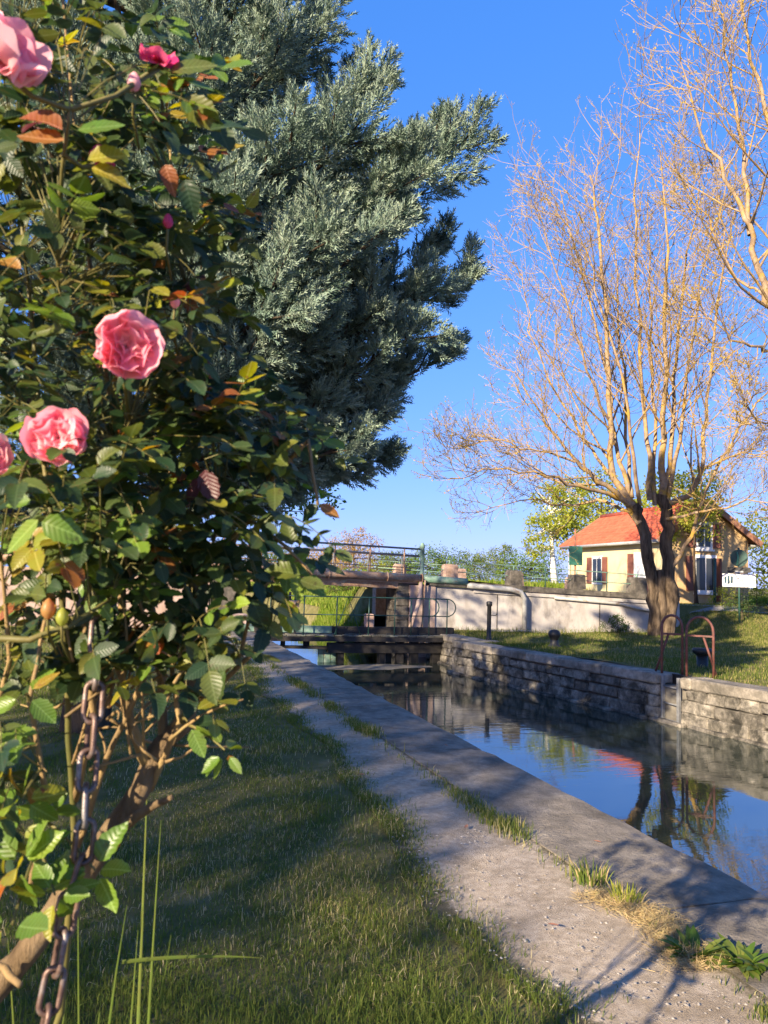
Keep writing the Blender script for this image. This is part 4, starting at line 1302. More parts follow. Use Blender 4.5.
for cx, cy, n in ((2.22, 2.66, 46), (2.36, 2.56, 52), (2.42, 2.50, 30)):
    for k in range(n):
        a = rng.random() * 6.28
        el = .25 + .9 * rng.random()
        d = (math.cos(a) * math.cos(el), math.sin(a) * math.cos(el), math.sin(el))
        place(dock_me[k % 3], 'leaf', dk_, (cx + .035 * math.cos(a), cy + .035 * math.sin(a), .03), d, (0, 0, 1), .055 + .06 * rng.random())

# ------------------------------------------------------------------ generic leafy tree
def leafy_tree(name, base, height, blobs, nleaf, size, mat, bark, label, cat='tree', group=None, tr=.12, limbs=7, lean=(0, 0), shell=.55):
    """tapered trunk with limbs into every blob of the crown; small leaf faces clumped through the crown volume"""
    base = np.array(base, float)
    t = thing(name, tuple(base), label, cat, group)
    top = base + (lean[0], lean[1], height * .82)
    trunk = MB()
    pts = bez(base + (0, 0, -.15), top, (rng.normal(0, .03 * height), rng.normal(0, .03 * height), 0), 7)
    trunk.tube(pts, [tr * (1 - .85 * i / 6) * (1.25 if i == 0 else 1) for i in range(7)], 8)
    cen, rad = [], []
    for (cx, cy, cz, r_) in blobs:
        c = base + (cx, cy, cz)
        j = int(np.argmin([np.linalg.norm(p - c) + (2 if p[2] > c[2] else 0) for p in pts]))
        j = min(max(j, 1), 5)
        q = bez(pts[j], c, (0, 0, -.08 * r_), 5)
        trunk.tube(q, [tr * .45 * (1 - .8 * i / 4) for i in range(5)], 5, False)
        for s in range(6):
            e = c + rand_dirs(1)[0] * r_ * .8
            trunk.tube(bez(q[2 + s % 3], e, rng.normal(0, .1 * r_, 3), 4), [tr * .2, tr * .14, tr * .09, tr * .04], 4, False)
        cen.append(c); rad.append(r_)
    trunk.build('trunk', MT[bark], t, True)
    cen, rad = np.array(cen), np.array(rad)
    w = rad ** 2.2
    nb = len(cen)
    # clump centres on the shells of the blobs
    ncl = max(nleaf // 26, 8)
    ib = rng.choice(nb, ncl, p=w / w.sum())
    rr = (shell + (1 - shell) * rng.random(ncl) ** .6)
    cc = cen[ib] + rand_dirs(ncl, .15) * (rad[ib] * rr)[:, None] * np.array([1, 1, .85])
    il = rng.integers(0, ncl, nleaf)
    P = cc[il] + rng.normal(0, 1, (nleaf, 3)) * (rad[ib][il] * .17)[:, None]
    d = rand_dirs(nleaf, -.2)
    nn = rand_dirs(nleaf, .8)
    ctint = rng.random(ncl) * .55
    tint = np.clip(ctint[il] + .4 * rng.random(nleaf), 0, .98)
    scatter(DIAMOND[0], DIAMOND[1], None, P, frames(d, nn), size * (.6 + .8 * rng.random(nleaf)), tint, 'crown', MT[mat], t)
    return t
def auto_blobs(h, r, z0, n):
    B = []
    for k in range(n):
        t = (k + .5) / n
        z = h * (z0 + (1 - z0) * t)
        rr = r * (math.sin(math.pi * min(.18 + .75 * t, 1)) ** .7)
        a = k * 2.4
        B.append((.55 * rr * math.cos(a), .55 * rr * math.sin(a), z, .62 * rr))
    return B

# background trees beyond the bridge and around the house
BG = [  # px, base depth, z base, height, radius, mat, label
    (352, 70, .3, 5.2, 2.6, 'leaf_ochre', 'ochre budding tree rising above the middle of the bridge railing', 3200, .20),
    (392, 84, .3, 3.6, 2.6, 'leaf_mid', 'low green tree just left of the green railing end post', 2200, .24),
    (440, 78, .4, 3.7, 3.4, 'leaf_green', 'dense fresh green tree behind the warm stone pillar', 3200, .24),
    (474, 86, .4, 3.6, 3.0, 'leaf_mid', 'mid green rounded tree behind the wing wall rail', 2600, .24),
    (502, 95, .4, 5.2, 2.6, 'leaf_mid', 'taller grey green tree alone above the wing wall rail', 2400, .26),
    (530, 70, .5, 3.0, 3.2, 'leaf_green', 'green hedge tree left of the birch', 2600, .24),
    (318, 92, .2, 3.6, 4.0, 'leaf_ochre', 'low brownish thicket tree seen through the bridge railing', 3000, .26),
    (270, 100, .2, 4.0, 4.4, 'leaf_mid', 'green tree far up the canal behind the rose twigs', 2600, .3),
    (410, 120, .3, 3.5, 5.0, 'leaf_dark', 'dark distant tree on the horizon right of the ochre tree', 2600, .32),
    (180, 110, .2, 6.0, 4.5, 'leaf_mid', 'distant green tree on the left bank behind the rose bush', 2600, .32),
    (345, 46, .1, 1.5, 1.7, 'leaf_green', 'low pale shrub on the bank under the bridge', 2200, .12),
    (372, 52, .3, 1.9, 1.9, 'leaf_yellow', 'yellow green shrub on the bank beside the bridge pier', 2200, .13),
]
for px, dep, zb, h, r_, mt, lb, nl, sz in BG:
    p = at(px, 580, dep)
    leafy_tree('tree' if h > 2 else 'shrub', (p.x, p.y, zb), h, auto_blobs(h, r_, .28, 9), int(nl * 1.9), sz * .66, mt, 'dark_bark', lb, 'tree' if h > 2 else 'shrub', 'trees beyond the bridge', .12)
# birch and willow green trees round the house
p = at(556, 590, 45)
leafy_tree('birch_tree', (p.x, p.y, .6), 7.2, [(0, 0, 4.6, 1.2), (-.8, 0, 4.0, 1.1), (.9, 0, 3.9, 1.0), (-.4, .3, 5.7, 1.1), (.6, -.2, 6.1, 1.1), (-1.2, 0, 3.0, .8), (1.3, .2, 4.8, .9), (1.8, 0, 6.0, .9)], 6500, .15, 'leaf_yellow', 'birch_bark', 'yellow green birch with white trunk left of the red roof', 'tree', None, .24, lean=(-.5, 0))
p = at(697, 590, 27.0)
leafy_tree('weeping_tree', (p.x, p.y, .8), 4.6, [(-.7, 0, 3.6, .85), (.2, 0, 3.7, .8), (.5, .2, 2.8, .7), (-.6, .1, 2.6, .6), (.1, -.2, 4.3, .8), (-1.3, .1, 4.2, .7)], 5000, .09, 'leaf_yellow', 'dark_bark', 'slim yellow green tree before the tan gable wall', 'tree', None, .07)
p = at(800, 590, 36)
leafy_tree('tree', (p.x, p.y, .8), 5.4, auto_blobs(5.0, 2.9, .15, 9), 6500, .15, 'leaf_yellow', 'dark_bark', 'yellow green tree right of the tan gable', 'tree', None, .16)
p = at(880, 590, 42)
leafy_tree('tree', (p.x, p.y, .8), 6.0, auto_blobs(6, 3.2, .15, 8), 4000, .18, 'leaf_mid', 'dark_bark', 'green tree beyond the right edge behind the signpost', 'tree', None, .16)
p = at(600, 585, 62)
leafy_tree('tree', (p.x, p.y, .8), 9.5, auto_blobs(9.5, 3.6, .25, 8), 5200, .22, 'leaf_yellow', 'dark_bark', 'tall yellow green tree behind the red roof', 'tree', None, .2)
p = at(668, 585, 60)
leafy_tree('tree', (p.x, p.y, .8), 8.6, auto_blobs(8.6, 3.4, .25, 8), 4600, .22, 'leaf_yellow', 'dark_bark', 'yellow green tree showing above the house ridge', 'tree', None, .2)
for px, dep, h, r_, mt, lb in ((742, 24.5, .75, .55, 'leaf_dark', 'dark round shrub at the foot of the signpost'), (728, 26, .55, .6, 'leaf_yellow', 'low yellow green shrub under the gable window'), (757, 27, .8, .6, 'leaf_mid', 'green shrub beside the wheeled bin'),
                               (632, 23.9, .55, .42, 'leaf_dark', 'dark low shrub at the foot of the wing wall by the tree')):
    p = at(px, 600, dep)
    zb = 0 if dep < 24 else h_right(p.x, p.y)
    if dep < 24: p = Vector((13.9, 19.95, 0))
    leafy_tree('shrub', (p.x, p.y, zb), h, auto_blobs(h, r_, .2, 5), 1500, .04, mt, 'dark_bark', lb, 'shrub', 'low shrubs on the right bank', .02)

# ------------------------------------------------------------------ leafless trees across the canal
def bare_tree(name, base, stems, label, trunk_r, seed, twig_n=(12, 7, 4), hide_below=0.0):
    r = np.random.default_rng(seed)
    t = thing(name, tuple(base), label, 'tree', 'leafless trees on the far bank')
    wood, limb, tw = MB(), MB(), MB()
    BP, BD = [], []
    def curve(p, d, L, up, n, wob):
        P = [np.array(p, float)]
        d = np.array(d, float); d /= np.linalg.norm(d)
        for k in range(n):
            d = d + np.array([0, 0, up / n]) + r.normal(0, wob, 3)
            d /= np.linalg.norm(d)
            P.append(P[-1] + d * L / n)
        return P
    def perp(d, ang):
        d = d / np.linalg.norm(d)
        v = r.normal(0, 1, 3); v -= d * v.dot(d); v /= np.linalg.norm(v)
        return d * math.cos(ang) + v * math.sin(ang)
    for (P, r0, r1, dens) in stems:
        if dens: r0 *= .74
        P = [np.array(p, float) for p in P]
        # resample with a little wander
        Q = []
        for a, b in zip(P[:-1], P[1:]):
            for k in range(4):
                Q.append(a + (b - a) * k / 4 + (r.normal(0, .04, 3) if len(Q) else 0))
        Q.append(P[-1])
        n = len(Q)
        R_ = [r0 + (r1 - r0) * (i / (n - 1)) ** .8 for i in range(n)]
        (wood if dens == 0 else limb).tube(Q, R_, 9 if r0 > .1 else 6, False)
        Lst = sum(np.linalg.norm(b - a) for a, b in zip(Q[:-1], Q[1:]))
        nc = int(twig_n[0] * dens)
        for c in range(nc):
            f = .22 + .78 * (c + r.random()) / nc
            i = min(int(f * (n - 1)), n - 2)
            p = Q[i] + (Q[i + 1] - Q[i]) * (f * (n - 1) - i)
            d = perp(Q[i + 1] - Q[i], .55 + .5 * r.random())
            L1 = Lst * (.16 + .26 * (1 - f) + .1 * r.random())
            L1 = min(max(L1, .6), 3.4)
            C1 = curve(p, d, L1, .55, 5, .10)
            rr = max(R_[i] * .42, .012)
            limb.tube(C1, [rr * (1 - .75 * k / 5) for k in range(6)], 5, False)
            for g in range(twig_n[1]):
                f2 = .2 + .8 * (g + r.random()) / twig_n[1]
                j = min(int(f2 * 5), 4)
                q = C1[j] + (C1[j + 1] - C1[j]) * (f2 * 5 - j)
                C2 = curve(q, perp(C1[j + 1] - C1[j], .5 + .5 * r.random()), L1 * (.25 + .3 * r.random()), .5, 3, .14)
                tw.tube(C2, [.009, .0075, .006, .0035], 3, False)
                for h in range(twig_n[2]):
                    f3 = .2 + .8 * r.random()
                    m_ = min(int(f3 * 3), 2)
                    s = C2[m_] + (C2[m_ + 1] - C2[m_]) * (f3 * 3 - m_)
                    C3 = curve(s, perp(C2[m_ + 1] - C2[m_], .5 + .6 * r.random()), .18 + .35 * r.random(), .4, 2, .15)
                    tw.tube(C3, [.0052, .004, .0025], 3, False)
                    for e in range(3):
                        BP.append(s + (C3[2] - s) * (.3 + .7 * r.random()) + r.normal(0, .02, 3)); BD.append(C3[2] - C3[0])
    if wood.n: wood.build('trunk', MT['bark'], t, True)
    limb.build('limbs', MT['lichen_bark'], t, True)
    stuff(tw.build('twigs', MT['twig'], t))
    BP, BD = np.array(BP), np.array(BD)
    N = len(BP)
    stuff(scatter(DIAMOND[0] * np.array([1.2, 1, 1]), DIAMOND[1], None, BP, frames(BD + r.normal(0, .12, BD.shape), rand_dirs(N)), .022 + .03 * r.random(N), .95 * r.random(N), 'buds', MT['bud'], t))
    return t
B = np.array((14.69, 19.0, 0.0))
def T(px, py, dz=0.0, dep=22.4):
    p = at(px, py, dep + dz)
    return (p.x, p.y, p.z)
fork = T(655, 575)
stems = [
    ([B + (-.15, .05, -.2), T(655, 600), T(650, 560), T(642, 525), T(634, 505)], .19, .15, .0),
    ([B + (.2, 0, -.2), T(670, 600), T(668, 560), T(665, 520), T(662, 495)], .21, .16, .0),
    ([B + (.05, .1, -.2), T(662, 610), T(660, 570)], .20, .12, .0),
    # left leader
    ([T(640, 523), T(612, 478), T(609, 420, -.3), T(607, 330, -.4), T(598, 220, -.5), T(590, 175, -.6)], .17, .02, 1.3),
    ([T(634, 505), T(618, 462), T(612, 400, .6), T(590, 300, .8), T(560, 190, 1.0)], .13, .015, 1.1),
    ([T(650, 500), T(646, 440), T(640, 350, .5), T(634, 220, .8), T(640, 120, 1.0)], .12, .015, 1.2),
    ([T(662, 497), T(664, 440), T(666, 350), T(668, 250, -.3), T(660, 150, -.4)], .16, .015, 1.2),
    ([T(664, 492), T(672, 440), T(676, 360, 1), T(690, 250, 1.3), T(700, 180, 1.4)], .12, .015, 1.1),
    ([T(662, 505), T(690, 495, -.3), T(702, 470, -.5), T(706, 400, -.6), T(716, 300, -.8), T(735, 210, -1)], .14, .015, 1.2),
    ([T(668, 572), T(690, 535, -.4), T(706, 490, -.6), T(738, 430, -.8), T(775, 380, -1)], .10, .02, 1.0),
    ([T(655, 505), T(653, 420, .4), T(651, 320, .5), T(648, 190, .6)], .10, .012, 1.0),
    ([T(667, 500), T(682, 420, -.3), T(692, 330, -.4), T(712, 220, -.5)], .10, .012, 1.0),
    ([T(632, 498), T(626, 420, .8), T(619, 320, 1), T(612, 230, 1.1)], .09, .012, 1.0),
    ([T(640, 505), T(628, 410, -.8), T(598, 290, -1), T(572, 215, -1.2)], .09, .012, 1.0),
    # low limbs sweeping left
    ([T(634, 508), T(606, 488, -.5), T(575, 460, -.9), T(540, 415, -1.2), T(515, 372, -1.4)], .13, .012, 1.2),
    ([T(625, 500), T(590, 490, -.8), T(545, 475, -1.5), T(495, 470, -2), T(450, 478, -2.3)], .10, .01, 1.3),
    ([T(632, 512), T(600, 500, .5), T(565, 505, 1.0), T(520, 500, 1.2), T(470, 515, 1.4)], .08, .01, 1.0),
    ([T(610, 475), T(585, 440, .5), T(555, 395, 1), T(530, 330, 1.2), T(522, 270, 1.3)], .08, .01, 1.1),
    ([T(575, 462, -.9), T(540, 452, -1.3), T(500, 440, -1.7), T(455, 445, -2)], .05, .008, 1.2),
    ([T(702, 470, -.5), T(735, 455, -1.2), T(775, 450, -1.8)], .06, .012, .9),
    ([T(664, 520), T(705, 512, -1.5), T(745, 500, -2.5), T(790, 505, -3)], .07, .01, 1.0),
    ([T(609, 420, -.3), T(580, 350, -1), T(555, 270, -1.4), T(540, 215, -1.6)], .06, .01, 1.1),
]
bare_tree('bare_tree', tuple(B), stems, 'large leafless tree with several pale upright stems before the house', .4, 11)
B2 = np.array((13.6, 12.6, 0.0))
T2 = lambda px, py, dz=0: T(px, py, dz, 16.2)
stems2 = [
    ([B2 + (0, 0, -.2), T2(822, 520), T2(818, 430), T2(812, 380)], .34, .24, 0),
    ([T2(812, 385), T2(790, 340), T2(768, 300), T2(750, 235), T2(735, 195), T2(700, 130), T2(680, 60)], .16, .012, 1.5),
    ([T2(750, 235), T2(742, 150, .4), T2(728, 70, .6), T2(715, -20, .8)], .08, .012, 1.3),
    ([T2(812, 380), T2(805, 280, .5), T2(780, 160, .8), T2(750, 60, 1), T2(740, -40, 1)], .16, .015, 1.3),
    ([T2(790, 345), T2(770, 350, -.5), T2(735, 340, -.9), T2(700, 310, -1.1)], .07, .01, 1.0),
    ([T2(815, 400), T2(860, 300), T2(890, 200), T2(900, 80)], .16, .02, 1.0),
    ([T2(768, 300), T2(740, 280, .6), T2(712, 230, .9), T2(690, 190, 1)], .05, .008, 1.1),
    ([T2(812, 390), T2(790, 420, -.8), T2(765, 425, -1.4), T2(735, 400, -1.8)], .06, .01, 1.0),
]
bare_tree('bare_tree', tuple(B2), stems2, 'leafless tree reaching in from the upper right edge', .34, 23, (11, 7, 4))
p = at(778, 612, 30)

# ------------------------------------------------------------------ blue green juniper behind the rose
JB = np.array((-0.34, 7.8, 0.0))
jt = thing('juniper_tree', tuple(JB), 'big blue green juniper with plumed branches behind the rose bush', 'tree')
jr = np.random.default_rng(5)
wood = MB()
tp = [JB + (0, 0, -.1), JB + (.03, 0, 1), JB + (.08, -.03, 2.4), JB + (.10, -.05, 4.2), JB + (.1, -.1, 6.2), JB + (.15, -.1, 9.2), JB + (.15, -.1, 12.6)]
wood.tube(tp, [.24, .19, .17, .15, .12, .08, .02], 10, False)
def trunk_at(z):
    for a, b in zip(tp[:-1], tp[1:]):
        if a[2] <= z <= b[2]:
            return a + (b - a) * (z - a[2]) / (b[2] - a[2])
    return tp[-1]
limbs = []          # (tip, start z, plume radius)
def J(px, py, dep): 
    p = at(px, py, dep); return np.array((p.x, p.y, p.z))
for px, py, dep, sz, pr in ((494, 132, 7.0, 3.6, .34), (440, 160, 6.6, 3.6, .36), (402, 75, 7.3, 4.6, .36), (360, 130, 6.4, 4.2, .40), (470, 122, 7.6, 3.9, .28), (328, 18, 7.4, 5.4, .36), (290, 40, 6.7, 5.0, .38), (250, -10, 7.0, 5.6, .4), (215, 60, 6.4, 4.6, .40),
                            (500, 264, 7.2, 3.1, .20), (462, 280, 6.8, 2.9, .26), (470, 242, 7.6, 3.3, .24), (480, 348, 7.2, 2.7, .22), (445, 330, 6.6, 2.6, .26), (420, 372, 7.4, 2.4, .20),
                            (410, 400, 7.0, 2.2, .22), (412, 448, 7.3, 2.1, .20), (370, 430, 6.8, 2.0, .22), (335, 465, 7.2, 1.9, .20), (300, 440, 7.6, 2.0, .24), (400, 230, 6.2, 3.2, .38), (330, 230, 5.9, 3.2, .40), (280, 290, 5.8, 2.8, .40), (330, 320, 6.2, 2.7, .32),
                            (240, 200, 5.9, 3.6, .42), (250, 360, 6.0, 2.3, .34), (200, 300, 5.9, 2.8, .40), (380, 310, 6.6, 2.8, .32), (180, 140, 6.0, 4.0, .42), (160, 220, 6.0, 3.3, .4), (300, 140, 6.2, 3.9, .42), (340, 395, 6.7, 2.2, .26), (420, 200, 7.4, 3.4, .34), (170, 20, 6.6, 5.0, .42), (120, 80, 6.2, 4.4, .42), (60, 40, 6.4, 4.8, .42)):
    limbs.append((J(px - (15 if px > 390 else 0), py, dep), sz, pr))
for k in range(34):         # the side away from the photograph and the left side
    a = R(110 + 190 * jr.random())
    z = 2.2 + 6.5 * jr.random()
    L = 2.5 * (.75 + .35 * jr.random()) + .3
    tip = np.array((JB[0] + L * math.sin(a) * -1 if False else JB[0] + L * math.cos(a), JB[1] + L * math.sin(a) * .9, z + .6 * jr.random()))
    if a > math.pi * 1.15 and tip[1] < 6.6: tip[1] = 6.6 + jr.random()
    limbs.append((tip, max(z - 1.2, 1.7), .34))
for k in range(30):
    a = 6.28 * jr.random()
    z = 7.0 + 5.6 * (k + jr.random()) / 30
    L = (13.4 - z) * (.42 if math.cos(a) < .2 or z > 9.5 else .22)
    limbs.append((np.array((JB[0] + .1 + L * math.cos(a), JB[1] + L * math.sin(a), z)), z - 1.0, .34))
SP, SD, ST, SS = [], [], [], []
for tip, sz, pr in limbs:
    s0 = trunk_at(sz)
    q = bez(s0, tip, (0, 0, -.12 * np.linalg.norm(tip - s0)), 9)
    Lq = np.linalg.norm(tip - s0)
    wood.tube(q[:8], [.05 * (1 - .1 * i) * min(1, Lq / 2.2) for i in range(8)], 6, False)
    lt = jr.random() * .35
    # side branchlets that each carry a plume
    nsub = int(7 + 3.6 * Lq)
    for s in range(nsub + 1):
        f = .42 + .58 * (s + jr.random() * .8) / (nsub + 1)
        if s == nsub: f = .9
        i = min(int(f * 8), 7)
        p0 = q[i] + (q[i + 1] - q[i]) * (f * 8 - i)
        ax = q[min(i + 1, 8)] - q[i]; ax /= np.linalg.norm(ax)
        v = jr.normal(0, 1, 3); v -= ax * v.dot(ax); v /= np.linalg.norm(v)
        d = ax * (.75 if s < nsub else 1) + v * (.75 if s < nsub else .15) + np.array([0, 0, .28])
        d /= np.linalg.norm(d)
        L1 = pr * (1.5 + .8 * jr.random()) * (1.15 - .55 * f)
        e = p0 + d * L1
        wood.tube([p0, (p0 + e) / 2, e], [.012, .009, .004], 4, False)
        n = int(32 + 80 * L1)
        tt = jr.random(n) ** .75
        env = pr * .36 * (np.sin(math.pi * np.clip(.15 + .75 * tt, 0, 1)))[:, None]
        off = jr.normal(0, .6, (n, 3)) * env
        SP.append(p0 + (e - p0) * tt[:, None] + off * .75)
        dd = d + off / np.maximum(np.linalg.norm(off, axis=1, keepdims=True), 1e-4) * .55 + jr.normal(0, .22, (n, 3)) + np.array([0, 0, .12])
        SD.append(dd)
        ST.append(np.clip(.05 + lt * .5 + .18 * jr.random(n) + .52 * tt * (.5 + .5 * jr.random(n)), 0, .97))  # lighter towards the tip: young growth plus painted lit and shaded contrast
        SS.append(.10 + .075 * jr.random(n))
wood.build('trunk', MT['dark_bark'], jt, True)
# a sprig: short scaly shoots set around an axis
sv, sq_ = [], []
nsh = 15
for k in range(nsh):
    t = k / nsh
    a = k * 2.4
    b0 = np.array([0, t * .8, 0])
    L = .42 * (1 - .55 * t)
    d = np.array([math.cos(a) * .62, .75, math.sin(a) * .62]); d /= np.linalg.norm(d)
    s = np.cross(d, [math.sin(a * 1.7), .2, math.cos(a * 1.7)]); s /= np.linalg.norm(s)
    w = .034
    o0 = len(sv)
    sv += [b0, b0 + d * L * .45 + s * w, b0 + d * L, b0 + d * L * .45 - s * w]
    sq_.append((o0, o0 + 1, o0 + 2, o0 + 3))
o0 = len(sv)
sv += [np.array(v) for v in ((0, 0, 0), (.05, .5, 0), (0, 1.05, 0), (-.05, .5, 0))]
sq_.append((o0, o0 + 1, o0 + 2, o0 + 3))
SP, SD, ST, SS = np.concatenate(SP), np.concatenate(SD), np.concatenate(ST), np.concatenate(SS)
print('juniper sprigs', len(SP))
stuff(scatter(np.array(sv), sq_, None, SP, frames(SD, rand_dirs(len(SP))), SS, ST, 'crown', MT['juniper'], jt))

# a small broadleaf tree tangled behind the juniper
p = at(190, 560, 9.8)
leafy_tree('leafy_tree', (p.x, p.y, 0), 4.2, [(1.3, 0, 3.0, .7), (.6, .1, 3.2, .8), (1.45, .1, 2.5, .5), (.7, 0, 2.4, .55), (-.2, .2, 2.8, .8), (1.0, .2, 3.9, .8)], 4600, .06, 'leaf_green', 'dark_bark', 'small fresh green leafy tree half hidden behind the juniper', 'tree', None, .05)

# trees out of the picture to the left: they throw the shade over path, lawn and water
for bx, by, h, blobs, n, lb in (
        (-16.0, -5.2, 14.5, [(0, 0, 8.4, 1.7), (.4, -1.2, 9.0, 1.7), (-.5, 1.6, 9.0, 1.8), (0, .2, 9.8, 1.7), (.6, 1.8, 10.2, 1.5), (.6, .4, 7.4, 1.5), (.6, 1.8, 7.8, 1.6), (.1, -2.6, 7.9, 1.25), (.2, -1.4, 7.2, 1.3), (.3, 3.0, 8.6, 1.3)], 10000, 'broad shade tree far left behind the camera'),
        (-5.6, 12.0, 13.5, auto_blobs(13.5, 3.2, .2, 14), 6000, 'tall shade tree on the left lawn beyond the nearer one'),
        (-16.0, 1.0, 13.5, [(a_, b_, c_ + 4.5, r_) for a_, b_, c_, r_ in auto_blobs(9.0, 2.4, .25, 10)], 4500, 'thinly leaved shade tree between two taller ones on the left lawn'),
        ):
    leafy_tree('shade_tree', (bx, by, 0), h, blobs, n, .17, 'leaf_mid', 'dark_bark', lb, 'tree', 'shade trees on the left bank', .2)
# ------------------------------------------------------------------ rose bush in the left foreground
rr_ = np.random.default_rng(21)
rb = thing('rose_bush', (-.3, 1.35, 0), 'climbing rose bush with dark glossy leaves and pink blooms, left foreground', 'rose bush')
P3 = lambda px, py, d: np.array(at(px, py, d))
# woody base and canes
def cane(pts, r0, r1, mat, name='cane', n=9, knots=0.0):
    P = [np.array(p, float) for p in pts]
    Q = []
    for a, b in zip(P[:-1], P[1:]):
        for k in range(4):
            Q.append(a + (b - a) * k / 4 + (rr_.normal(0, r0 * .18, 3) if Q else 0))
    Q.append(P[-1])
    m = len(Q)
    rad = [(r0 + (r1 - r0) * i / (m - 1)) * (1 + knots * rr_.random() * (1 if i % 3 == 0 else .2)) for i in range(m)]
    t = MB().tube(Q, rad, n)
    for i in range(2, m - 1):          # thorns
        for _ in range(1 if r0 < .012 else 0):
            if rr_.random() < .55: continue
            ax = Q[i + 1] - Q[i]; ax /= np.linalg.norm(ax)
            v = rr_.normal(0, 1, 3); v -= ax * v.dot(ax); v /= np.linalg.norm(v)
            b0 = Q[i] + v * rad[i] * .8
            t.tube([b0, b0 + v * .006 - ax * .003], [.0022, .0003], 5, False)
    return t.build(name, MT[mat], rb, True), Q
cane([(-.42, 1.42, -.05), (-.33, 1.3, .5), P3(-15, 1000, 1.1), P3(40, 930, 1.1), P3(100, 850, 1.12), P3(150, 765, 1.15), P3(185, 720, 1.18), P3(200, 640, 1.25), P3(190, 560, 1.3)], .021, .011, 'old_cane', 'woody_stem', 12, .38)
cane([P3(105, 845, 1.12), P3(140, 812, 1.08), P3(172, 797, 1.04)], .010, .0035, 'old_cane', 'stub_branch', 8, .2)
cane([(-.3, 1.3, .6), P3(0, 965, 1.05), P3(20, 985, 1.0)], .008, .004, 'cane')
CANES = [[P3(150, 768, 1.15), P3(130, 720, 1.12), P3(120, 660, 1.14), P3(125, 560, 1.2), P3(110, 400, 1.25), P3(80, 200, 1.3), P3(60, -40, 1.35)],
         [P3(165, 745, 1.16), P3(160, 680, 1.2), P3(150, 600, 1.25), P3(170, 480, 1.3), P3(190, 330, 1.3), P3(170, 150, 1.3)],
         [(-.3, 1.28, -.03), P3(60, 1010, 1.25), P3(75, 860, 1.2), P3(70, 740, 1.15), P3(62, 600, 1.12), P3(40, 420, 1.15), P3(20, 200, 1.2), P3(0, 0, 1.25)],
         [P3(195, 680, 1.22), P3(215, 600, 1.25), P3(235, 540, 1.25), P3(262, 490, 1.24), P3(285, 450, 1.22)],
         [P3(190, 700, 1.2), P3(225, 680, 1.18), P3(262, 645, 1.16), P3(300, 600, 1.15)],
         [P3(75, 800, 1.18), P3(95, 720, 1.1), P3(85, 640, 1.08), P3(95, 520, 1.1), P3(130, 420, 1.08)],
         [P3(-40, 900, 1.1), P3(-20, 760, 1.1), P3(10, 660, 1.1), P3(0, 560, 1.05)],
         [P3(-10, 638, .98), P3(30, 640, .98), P3(70, 625, 1.0), P3(110, 600, 1.05)],
         [P3(210, 560, 1.25), P3(250, 520, 1.2), P3(285, 545, 1.16), P3(312, 575, 1.14)],
         [P3(262, 490, 1.24), P3(290, 460, 1.2), P3(308, 440, 1.18), P3(322, 410, 1.16)][:3] + [P3(318, 505, 1.16)],
         [P3(60, 330, 1.1), P3(58, 240, 1.0), P3(62, 170, .93), P3(70, 110, .9)],
         [P3(150, 790, 1.15), P3(180, 720, 1.12), P3(172, 660, 1.14), P3(195, 600, 1.18), P3(220, 520, 1.2)],
         [P3(60, 900, 1.15), P3(105, 760, 1.12), P3(140, 690, 1.1), P3(145, 620, 1.12), P3(120, 540, 1.15)],
         [P3(200, 700, 1.2), P3(240, 655, 1.16), P3(255, 600, 1.15), P3(285, 560, 1.14)],
         [P3(30, 900, 1.05), P3(45, 790, 1.02), P3(30, 700, 1.0), P3(45, 620, 1.02)]]
cq = []
for k, c in enumerate(CANES):
    o, Q = cane(c, (.009, .008, .0065, .006, .005, .006, .006, .005, .004, .004, .0024, .005, .005, .0035, .0045)[k], .0022, 'green_cane' if k in (2, 7, 10) else 'cane', 'cane', 7, .15)
    cq += Q
for k in range(60):     # thin dead twigs between the canes
    a = P3(60 + 115 * rr_.random(), 640 + 130 * rr_.random(), 1.05 + .2 * rr_.random())
    b = a + rr_.normal(0, .045, 3) + (0, 0, .05)
    MB().tube(bez(a, b, rr_.normal(0, .015, 3), 5), [.0025, .0022, .002, .0015, .001], 5).build('dry_twig', MT['cane'], rb, True)
cq = np.array(cq)
# leaf clusters: volumes in which compound leaves hang
VOL = [  # px, py, depth, rx, ry (px), rdepth, number of compound leaves
    (60, 90, 1.15, 115, 130, .22, 122), (145, 140, 1.25, 62, 120, .2, 67), (50, 300, 1.15, 110, 130, .24, 122), (150, 310, 1.2, 72, 130, .2, 96),
    (60, 480, 1.12, 95, 85, .22, 75), (155, 455, 1.2, 90, 85, .22, 93), (95, 545, 1.15, 110, 50, .2, 58), (232, 415, 1.25, 58, 42, .16, 49),
    (205, 510, 1.2, 45, 45, .14, 22), (270, 455, 1.22, 28, 34, .08, 9), (266, 535, 1.18, 34, 32, .08, 7), (215, 580, 1.2, 50, 25, .1, 9), (200, 240, 1.3, 42, 60, .14, 20),
    (-150, 200, 1.2, 120, 220, .3, 67), (-140, 520, 1.2, 110, 160, .3, 44), (70, -110, 1.25, 130, 90, .3, 38), (-10, 760, 1.0, 45, 70, .1, 10),
    (35, 635, 1.18, 75, 45, .15, 26), (110, 620, 1.2, 70, 35, .12, 18), (195, 625, 1.15, 55, 35, .1, 16), (120, 640, 1.12, 60, 30, .1, 12), (288, 590, 1.16, 20, 20, .05, 3), (200, 690, 1.12, 30, 30, .05, 4)]
LEAVES = []      # pos, dir, normal, length, kind
rach = MB()
